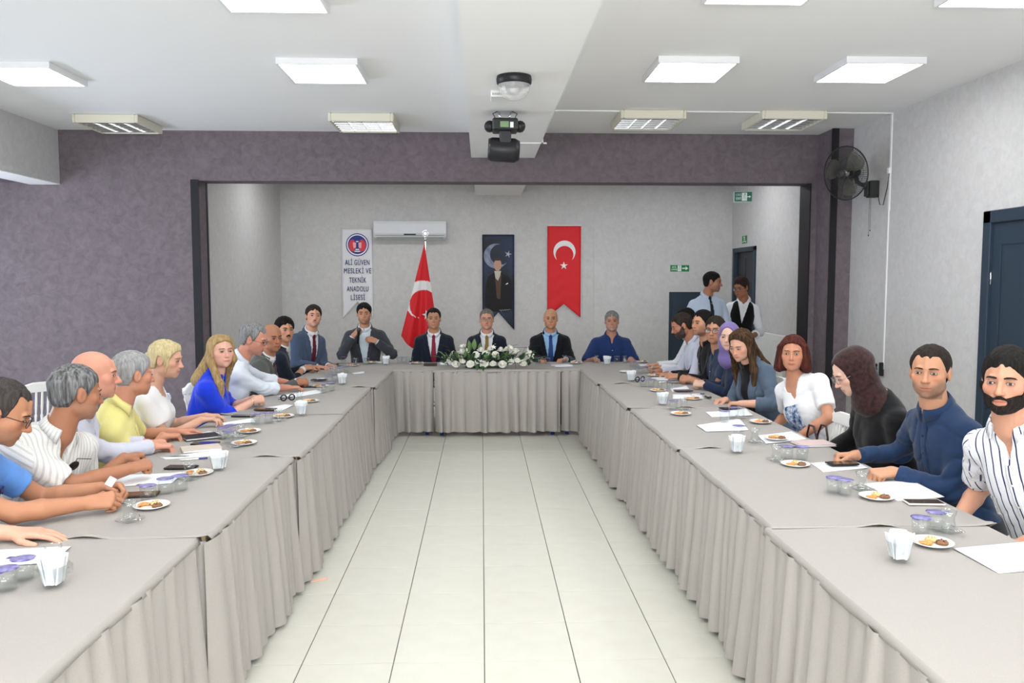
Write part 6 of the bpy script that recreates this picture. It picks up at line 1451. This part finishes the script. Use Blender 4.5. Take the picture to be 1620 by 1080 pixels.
def cookie(kind, lb, x, y, z, rz):
    def b_(t):
        if kind == 'half_moon_biscuit':
            m = MB(); n = 14; P = []
            for i in range(n): 
                a = math.pi * i / (n - 1); c = Vector((.021 * math.cos(a), .024 * math.sin(a) - .010, 0)); rr = .0105 * math.sin(math.pi * (i + .7) / (n + .4)) ** .6; d = Vector((-.021 * math.sin(a), .024 * math.cos(a), 0)).normalized(); s_ = Vector((d.y, -d.x, 0))
                P += [tuple(c + s_ * (rr * math.cos(q)) + Vector((0, 0, .007 + rr * .8 * math.sin(q)))) for q in np.linspace(0, 2 * math.pi, 10, endpoint=False)]
            m.quad_grid(P, n, 10, False, True); m.build('biscuit', mat('golden_biscuit', srgb(206, 128, 72), rough=.7, noise=(120, srgb(232, 176, 110), .8), bump=(300, .4)), t)
        elif kind == 'pale_biscuit':
            m = MB(); m.lathe([(0, .015), (.010, .0155), (.018, .012), (.022, .006), (.020, .001), (0, 0)], 18); m.build('biscuit', mat('pale_biscuit', srgb(232, 206, 150), rough=.75, noise=(90, srgb(214, 170, 104), .7), bump=(260, .4)), t)
            for k in range(5): m = MB(); a = k * 1.3; m.lathe([(0, .003), (.003, .001), (0, -.001)], 6, (.011 * math.cos(a), .011 * math.sin(a), .0145)); m.build('nut_chip', mat('nut', srgb(170, 112, 60), rough=.7), t)
        else:
            m = MB(); m.lathe([(0, .014), (.012, .014), (.019, .011), (.022, .006), (.020, .001), (0, 0)], 18); m.build('biscuit', mat('cocoa_biscuit', srgb(150, 108, 78), rough=.75, noise=(110, srgb(110, 74, 54), .8), bump=(260, .5)), t)
            for k in range(4): m = MB(); a = k * 1.7 + .4; m.lathe([(0, .004), (.004, .002), (0, -.001)], 6, (.012 * math.cos(a), .012 * math.sin(a), .0125)); m.build('chocolate_chip', mat('chip', srgb(46, 26, 20), rough=.5), t)
    return make(kind, lb, 'biscuit', x, y, z, rz, {'half_moon_biscuit': 'golden half moon biscuits', 'pale_biscuit': 'pale nut biscuits', 'cocoa_biscuit': 'cocoa chip biscuits'}[kind], b_)
PHC = {'dark': srgb(24, 25, 28), 'black': srgb(14, 14, 16), 'brown': srgb(74, 62, 50), 'white': srgb(226, 222, 214), 'plum': srgb(78, 46, 66)}
def phone(lb, x, y, z, rz, c):
    t = thing('phone', lb, 'phone', (x, y, z), rz, 'phones on the tables'); m = MB(); m.box(-.0775, .0775, -.0375, .0375, 0, .0085, .003); m.build('case', mat('phone_%s' % c, PHC[c], rough=.4), t)
    m = MB(); m.box(-.074, .074, -.034, .034, .0084, .0090); m.build('screen', mat('phone_screen', (.008, .008, .010, 1) if c != 'brown' else PHC[c], rough=.08, spec=.6), t)
def sheet(lb, pts, z, nm='paper_sheet', m_=None, th=.0015, cat='paper', sag=.006):
    c = np.mean(pts, 0); P = []; n = 9; q = [np.array(p) - c for p in pts]; ph = irng.uniform(0, 6)
    for i in range(n):
        for j in range(n):
            u, v = i / (n - 1), j / (n - 1); p = (q[0] * (1 - u) + q[1] * u) * (1 - v) + (q[3] * (1 - u) + q[2] * u) * v
            P.append((p[0], p[1], sag * (.5 + .5 * math.sin(u * 4 + ph)) * (u * u + v * (1 - v)) * .8))
    m = MB(); m.quad_grid(P, n, n); o = m.build(nm, m_ or M_PAPER, None, (c[0], c[1], z)); sd = o.modifiers.new('solidify', 'SOLIDIFY'); sd.thickness = th; sd.offset = 1
    return tag(o, lb, cat, 'paper sheets on the tables' if cat == 'paper' else None)
seen = {}; by = {}
for it in ITEMS: by.setdefault(it[0], []).append(it)
ZT = TZ_ + .0048
for own, its in by.items():
    cups = [i for i in its if i[1] == 'cup']; cups.sort(key=lambda i: i[2][1])
    shs = [i for i in its if i[1] in ('paper',)]; books = [i for i in its if i[1] == 'book']
    def on_flat(p):                                          # things that lie on a sheet or folder stand on top of it
        z = ZT
        for s_ in its:
            if s_[1] in ('paper', 'paper2', 'book'):
                q = np.array(s_[2]); lo, hi = q.min(0) - .02, q.max(0) + .02
                if lo[0] < p[0] < hi[0] and lo[1] < p[1] < hi[1]: z = max(z, ZT + (.0155 if s_[1] == 'book' else .0075))
        return z
    for it in its:
        k = it[1]
        if k in ('paper', 'paper2'): sheet('white printed sheet before %s' % own if k == 'paper' else 'large white sheet at the lower right corner of the table', it[2], ZT); continue
        if k == 'book':
            c = it[3]; q = [np.array(p) for p in it[2]]; ce = np.mean(q, 0); m = MB(); L_ = .21; W_ = .15; d = q[1] - q[0]; rz = math.atan2(d[1], d[0])
            bc = {'beige': srgb(206, 196, 180), 'black': srgb(30, 30, 34), 'blue': srgb(52, 66, 104), 'white': srgb(228, 232, 238), 'pink': srgb(206, 184, 180)}[c]
            t = thing('notebook', '%s covered notebook before %s' % (c, own), 'notebook', (ce[0], ce[1], ZT), rz, 'notebooks on the tables'); m.box(-L_ / 2, L_ / 2, -W_ / 2, W_ / 2, 0, .0025, .001); m.box(-L_ / 2, L_ / 2, -W_ / 2, W_ / 2, .0105, .013, .001); m.box(-L_ / 2, L_ / 2, W_ / 2 - .003, W_ / 2, .0025, .0105); m.build('cover', mat('book_' + c, bc, rough=.5), t)
            m = MB(); m.box(-L_ / 2 + .004, L_ / 2 - .004, -W_ / 2 + .004, W_ / 2 - .003, .0025, .0105); m.build('pages', M_PAPER, t); continue
        x, y = it[2]; z = on_flat(it[2])
        if k == 'plate':
            make('plate', 'white biscuit plate before %s' % own, 'plate', x, y, z, 0, 'white biscuit plates', b_plate); r0 = irng.uniform(0, 6)
            for q, (ck, nm) in enumerate((('half_moon_biscuit', 'golden half moon biscuit'), ('pale_biscuit', 'pale nut biscuit'), ('cocoa_biscuit', 'cocoa chip biscuit'))):
                if y > 7.4 and q == 1: continue
                cookie(ck, '%s on plate before %s' % (nm, own), x + (-.028, .008, .030)[q], y + (-.008, .020, -.014)[q], z + .0055, r0 + q)
        elif k == 'cup':
            i = cups.index(it); w_ = '' if len(cups) == 1 else (('nearer', 'farther') if len(cups) == 2 else ('nearest', 'middle', 'farthest'))[i] + ' '
            make('water_cup', '%slidded plastic water cup before %s' % (w_, own), 'cup', x, y, z, irng.uniform(0, 6), 'lidded water cups', b_cup)
        elif k in ('tea', 'tea2'): make('tea_glass', '%s tea glass on glass saucer before %s' % ('waisted' if k == 'tea' else 'second waisted', own), 'tea glass', x, y, z, irng.uniform(0, 6), 'tea glasses on saucers', b_tea)
        elif k == 'saucer': make('plate', 'extra white plate beside the sachet bowl of %s' % own, 'plate', x, y, z, 0, 'white biscuit plates', b_plate)
        elif k == 'bowl':
            rz = irng.uniform(0, 6); make('glass_bowl', 'glass bowl holding white sachets, before %s' % own, 'bowl', x, y, z, rz, 'glass bowls', b_bowl)
            make('sachet_bundle', 'white paper sachets in the glass bowl before %s' % own, 'sachets', x, y, z + .0115, rz, 'bundles of white sachets', b_sachets)
        elif k == 'phone': phone('%s phone lying before %s' % ({'dark': 'dark', 'black': 'black glossy', 'brown': 'brown cased', 'white': 'white edged', 'plum': 'plum cased'}[it[4]], own), x, y, z, R(it[3]) if x < 0 else R(it[3] + 4), it[4])
        elif k == 'tablet':
            t = thing('tablet_case', 'dark brown tablet case on the head table before %s' % own, 'case', (x, y, z), 0); m = MB(); m.box(-.075, .075, -.05, .05, 0, .022, .004); m.build('case', mat('case_brown', srgb(58, 50, 44), rough=.5), t); m = MB(); m.box(-.068, .068, -.043, .043, .0215, .0235, .001); m.build('flap', mat('case_flap', srgb(40, 36, 32), rough=.5), t)
        elif k == 'pen':
            t = thing('pen', 'white and blue ballpoint pen before %s' % own, 'pen', (x, y, z + .0045), R(20), 'pens on the tables'); m = MB(); m.tube([(-.065, 0, 0), (.02, 0, 0)], .0045, 8); m.build('barrel', M_WHITE, t); m = MB(); m.tube([(.02, 0, 0), (.065, 0, 0)], .0048, 8); m.build('grip', mat('pen_blue', srgb(70, 72, 140), rough=.4), t); m = MB(); m.tube([(-.078, 0, 0), (-.065, 0, 0)], [.001, .0035], 8); m.build('tip', M_CHROME, t)
        elif k in ('glasses', 'sunspecs'):
            t = thing('folded_glasses', 'folded dark spectacles lying before %s' % own, 'glasses', (x, y, z), R(30)); gm = mat('spec_dark', (.012, .014, .03, 1), rough=.25); m = MB()
            for g in (-1, 1):
                m = MB(); m.lathe([(.018, .004), (.026, .004), (.028, .006), (.026, .008), (.018, .007)], 18, M=Matrix.Translation((g * .033, 0, .025)) @ Matrix.Rotation(R(90), 4, 'X')); m.build('rim', gm, t)
                m = MB(); m.tube([(g * .06, 0, .03), (g * .02, .05, .012), (-g * .06, .055, .006)], .0025, 6); m.build('temple', gm, t)
            m = MB(); m.tube([(-.008, -.006, .03), (.008, -.006, .03)], .0025, 6); m.build('bridge', gm, t)
        elif k == 'keys':
            t = thing('car_key', 'black and white car key fob before %s' % own, 'key', (x, y, z), R(100)); m = MB(); m.box(-.035, .035, -.019, .019, 0, .014, .005); m.build('fob', MBK, t); m = MB(); m.box(-.012, .012, -.010, .010, .0135, .0155, .001); m.build('button', M_WHITE, t)
        elif k == 'foil':
            t = thing('sachet', 'torn white sachet between the fingers of %s' % own, 'sachet', (-1.585, 3.462, .845), R(30)); m = MB(); m.box(-.016, .016, -.003, .003, -.02, .02, .002, Matrix.Rotation(R(35), 4, 'Y')); m.build('wrapper', M_PAPER, t)
# ---------------------------------------------------------------- flower arrangement on the head table
t = thing('flower_arrangement', 'long low arrangement of white roses, lilies and leaves on the middle head table', 'flowers', (.02, 8.95, TZ_ + .003)); t.scale = (.86, .86, .86); fr_ = random.Random(8)
m = MB(); m.box(-.24, .24, -.03, .03, 0, .022, .008); m.build('tray', mat('green_tray', srgb(40, 58, 40), rough=.6), t)
M_ROSE = mat('white_petal', srgb(240, 239, 228), rough=.6, spec=.2); M_LEAF = [mat('leaf_%d' % i, c, rough=.45, spec=.4) for i, c in enumerate((srgb(52, 84, 48), srgb(34, 62, 40), srgb(96, 124, 74)))]
def rose_mesh():
    m = MB()
    for ring, (n, r, h_, op) in enumerate(((3, .012, .030, .15), (5, .021, .028, .45), (6, .030, .022, .85), (7, .037, .014, 1.2))):
        for k in range(n):
            a = 2 * math.pi * k / n + ring * .7; P = []
            for i in range(4):
                for j in range(5):
                    u = i / 3; v = (j - 2) / 2; rr = r * (.35 + .65 * u ** .7) + op * .006 * u ** 3; w_ = 1.0 * (2 * math.pi / n) * .62 * math.sin(math.pi * (.25 + .55 * u)); an = a + v * w_
                    P.append((rr * math.cos(an), rr * math.sin(an), h_ * u - .004 * op * u ** 4 * (1 + abs(v)) + .006 * (3 - ring)))
            m.quad_grid(P, 4, 5)
    m.lathe([(0, .040), (.010, .037), (.016, .026), (.013, .0)], 10)
    return m
RO = None
def put(nm, mbuild, ma, loc, rot, sc):
    o = mbuild.build(nm, ma, t, loc, rot); o.scale = (sc,) * 3; return o
for (x, y, z, s_) in ((-.36, -.08, .05, 1.25), (-.17, -.11, .055, 1.25), (.00, -.12, .065, 1.45), (.24, -.11, .05, 1.3), (.50, -.08, .06, 1.2), (-.28, .02, .19, 1.15), (-.04, .03, .21, 1.2), (.08, .05, .22, 1.1), (.22, .02, .21, 1.2), (.30, .07, .22, 1.0), (-.22, .06, .20, 1.0), (.04, .07, .17, 1.1), (.42, .03, .20, 1.1), (-.10, -.04, .17, 1.1), (.15, -.02, .17, 1.1), (-.44, -.02, .10, .9), (-.27, -.10, .09, .9), (-.08, -.13, .09, .8), (.12, -.13, .06, 1.0), (.35, -.10, .08, 1.0), (.43, -.10, .10, .9), (-.33, .06, .17, .9), (.36, .05, .17, .95), (.02, -.06, .18, 1.0), (.56, .02, .11, .9)):
    tip = (R(48 if y < 0 else 15) + fr_.uniform(-.2, .2), fr_.uniform(-.3, .3), fr_.uniform(0, 6))
    if RO is None: RO = put('rose', rose_mesh(), M_ROSE, (x, y, z), (tip[0], tip[1], 0), s_)
    else: o = RO.copy(); COL.objects.link(o); o.parent = t; o.location = (x, y, z); o.rotation_euler = (tip[0], tip[1], 0); o.scale = (s_,) * 3
def petal_star(n, L_, w_):
    m = MB()
    for k in range(n):
        a = 2 * math.pi * k / n; P = []
        for i in range(5):
            u = i / 4; ww = w_ * math.sin(math.pi * min(.98, .15 + .85 * u)); 
            for v in (-1, 0, 1): P.append((u * L_ * math.cos(a) - v * ww * math.sin(a), u * L_ * math.sin(a) + v * ww * math.cos(a), .03 * math.sin(u * 2.2) - .006 * (v == 0)))
        m.quad_grid(P, 5, 3)
    return m
LI = None
for (x, y, z, s_) in ((.58, -.02, .16, 1.25), (.56, .02, .22, 1.0), (-.40, .04, .17, .8), (-.27, .08, .26, .8), (.34, .0, .25, .8), (.60, -.08, .08, .9), (.12, .06, .25, .7), (-.47, -.06, .07, .7)):
    if LI is None: LI = put('lily', petal_star(6, .062, .016), M_ROSE, (x, y, z), (R(50), .2, x), s_)
    else: o = LI.copy(); COL.objects.link(o); o.parent = t; o.location = (x, y, z); o.rotation_euler = (R(fr_.uniform(25, 65)), fr_.uniform(-.4, .4), x * 3); o.scale = (s_,) * 3
lf = []
for q in range(3):
    m = MB(); P = []
    for i in range(7):
        u = i / 6; w_ = .021 * math.sin(math.pi * u ** .8) + .0005
        for v in (-1, 0, 1): P.append((v * w_, u * .105, .022 * math.sin(u * 2.6) - .005 * (v == 0)))
    m.quad_grid(P, 7, 3); o = m.build('leaf', M_LEAF[q], t); o.location = (0, 0, .06); sd = o.modifiers.new('solidify', 'SOLIDIFY'); sd.thickness = .001; lf.append(o)
for k in range(150):
    o = lf[k % 3].copy(); COL.objects.link(o); o.parent = t; a = fr_.uniform(0, 2 * math.pi); x = fr_.uniform(-.50, .60); y = fr_.uniform(-.14, .10)
    out = math.atan2(y * 3, x) - math.pi / 2 + fr_.uniform(-.9, .9); o.location = (x, y, fr_.uniform(.02, .15)); o.rotation_euler = (R(fr_.uniform(-5, 60)), fr_.uniform(-.4, .4), out); o.scale = (fr_.uniform(.7, 1.25),) * 3
for (x, y, z, rx, rz, s_) in ((-.18, .05, .20, 68, .35, 1.5), (-.12, .05, .22, 75, -.1, 1.5), (-.22, .04, .16, 60, .9, 1.3), (-.05, .06, .2, 70, -.4, 1.2), (.63, -.08, .08, 5, -2.2, 1.8), (.66, -.05, .09, 8, -1.6, 1.9), (-.52, -.02, .10, 15, 1.5, 1.4), (-.5, .03, .13, 30, 1.2, 1.3), (-.08, -.14, .05, -35, 3.1, 1.2), (-.02, -.14, .04, -40, 3.3, 1.1)):
    o = lf[1 if x > .5 else (2 if z > .12 else 0)].copy(); COL.objects.link(o); o.parent = t; o.location = (x, y, z); o.rotation_euler = (R(rx), 0, rz); o.scale = (s_,) * 3
for (x, d) in ((-.40, -.10), (.46, .16), (.28, .10), (-.15, -.05), (.20, .25)):
    m = MB(); m.tube([(x, 0, .10), (x + d * .5, .02, .26), (x + d * 1.6, .03, .33 - abs(d) * .3)], .002, 5); m.build('twig', mat('twig', srgb(60, 50, 36), rough=.7), t)
for x in (-.33, .17, .27, .4): m = MB(); m.tube([(x, -.10, .08), (x + .01, -.15, .03), (x - .01, -.255, -.05)], .0022, 5); m.build('tendril', M_LEAF[1], t)
m = MB()
for k in range(70):
    x = fr_.uniform(-.1, .45); y = fr_.uniform(-.11, .05); m.lathe([(0, .004), (.005, 0), (0, -.004)], 5, (x, y, fr_.uniform(.10, .19)))
o = m.build('filler_blossom', M_ROSE, t); o['kind'] = 'stuff'
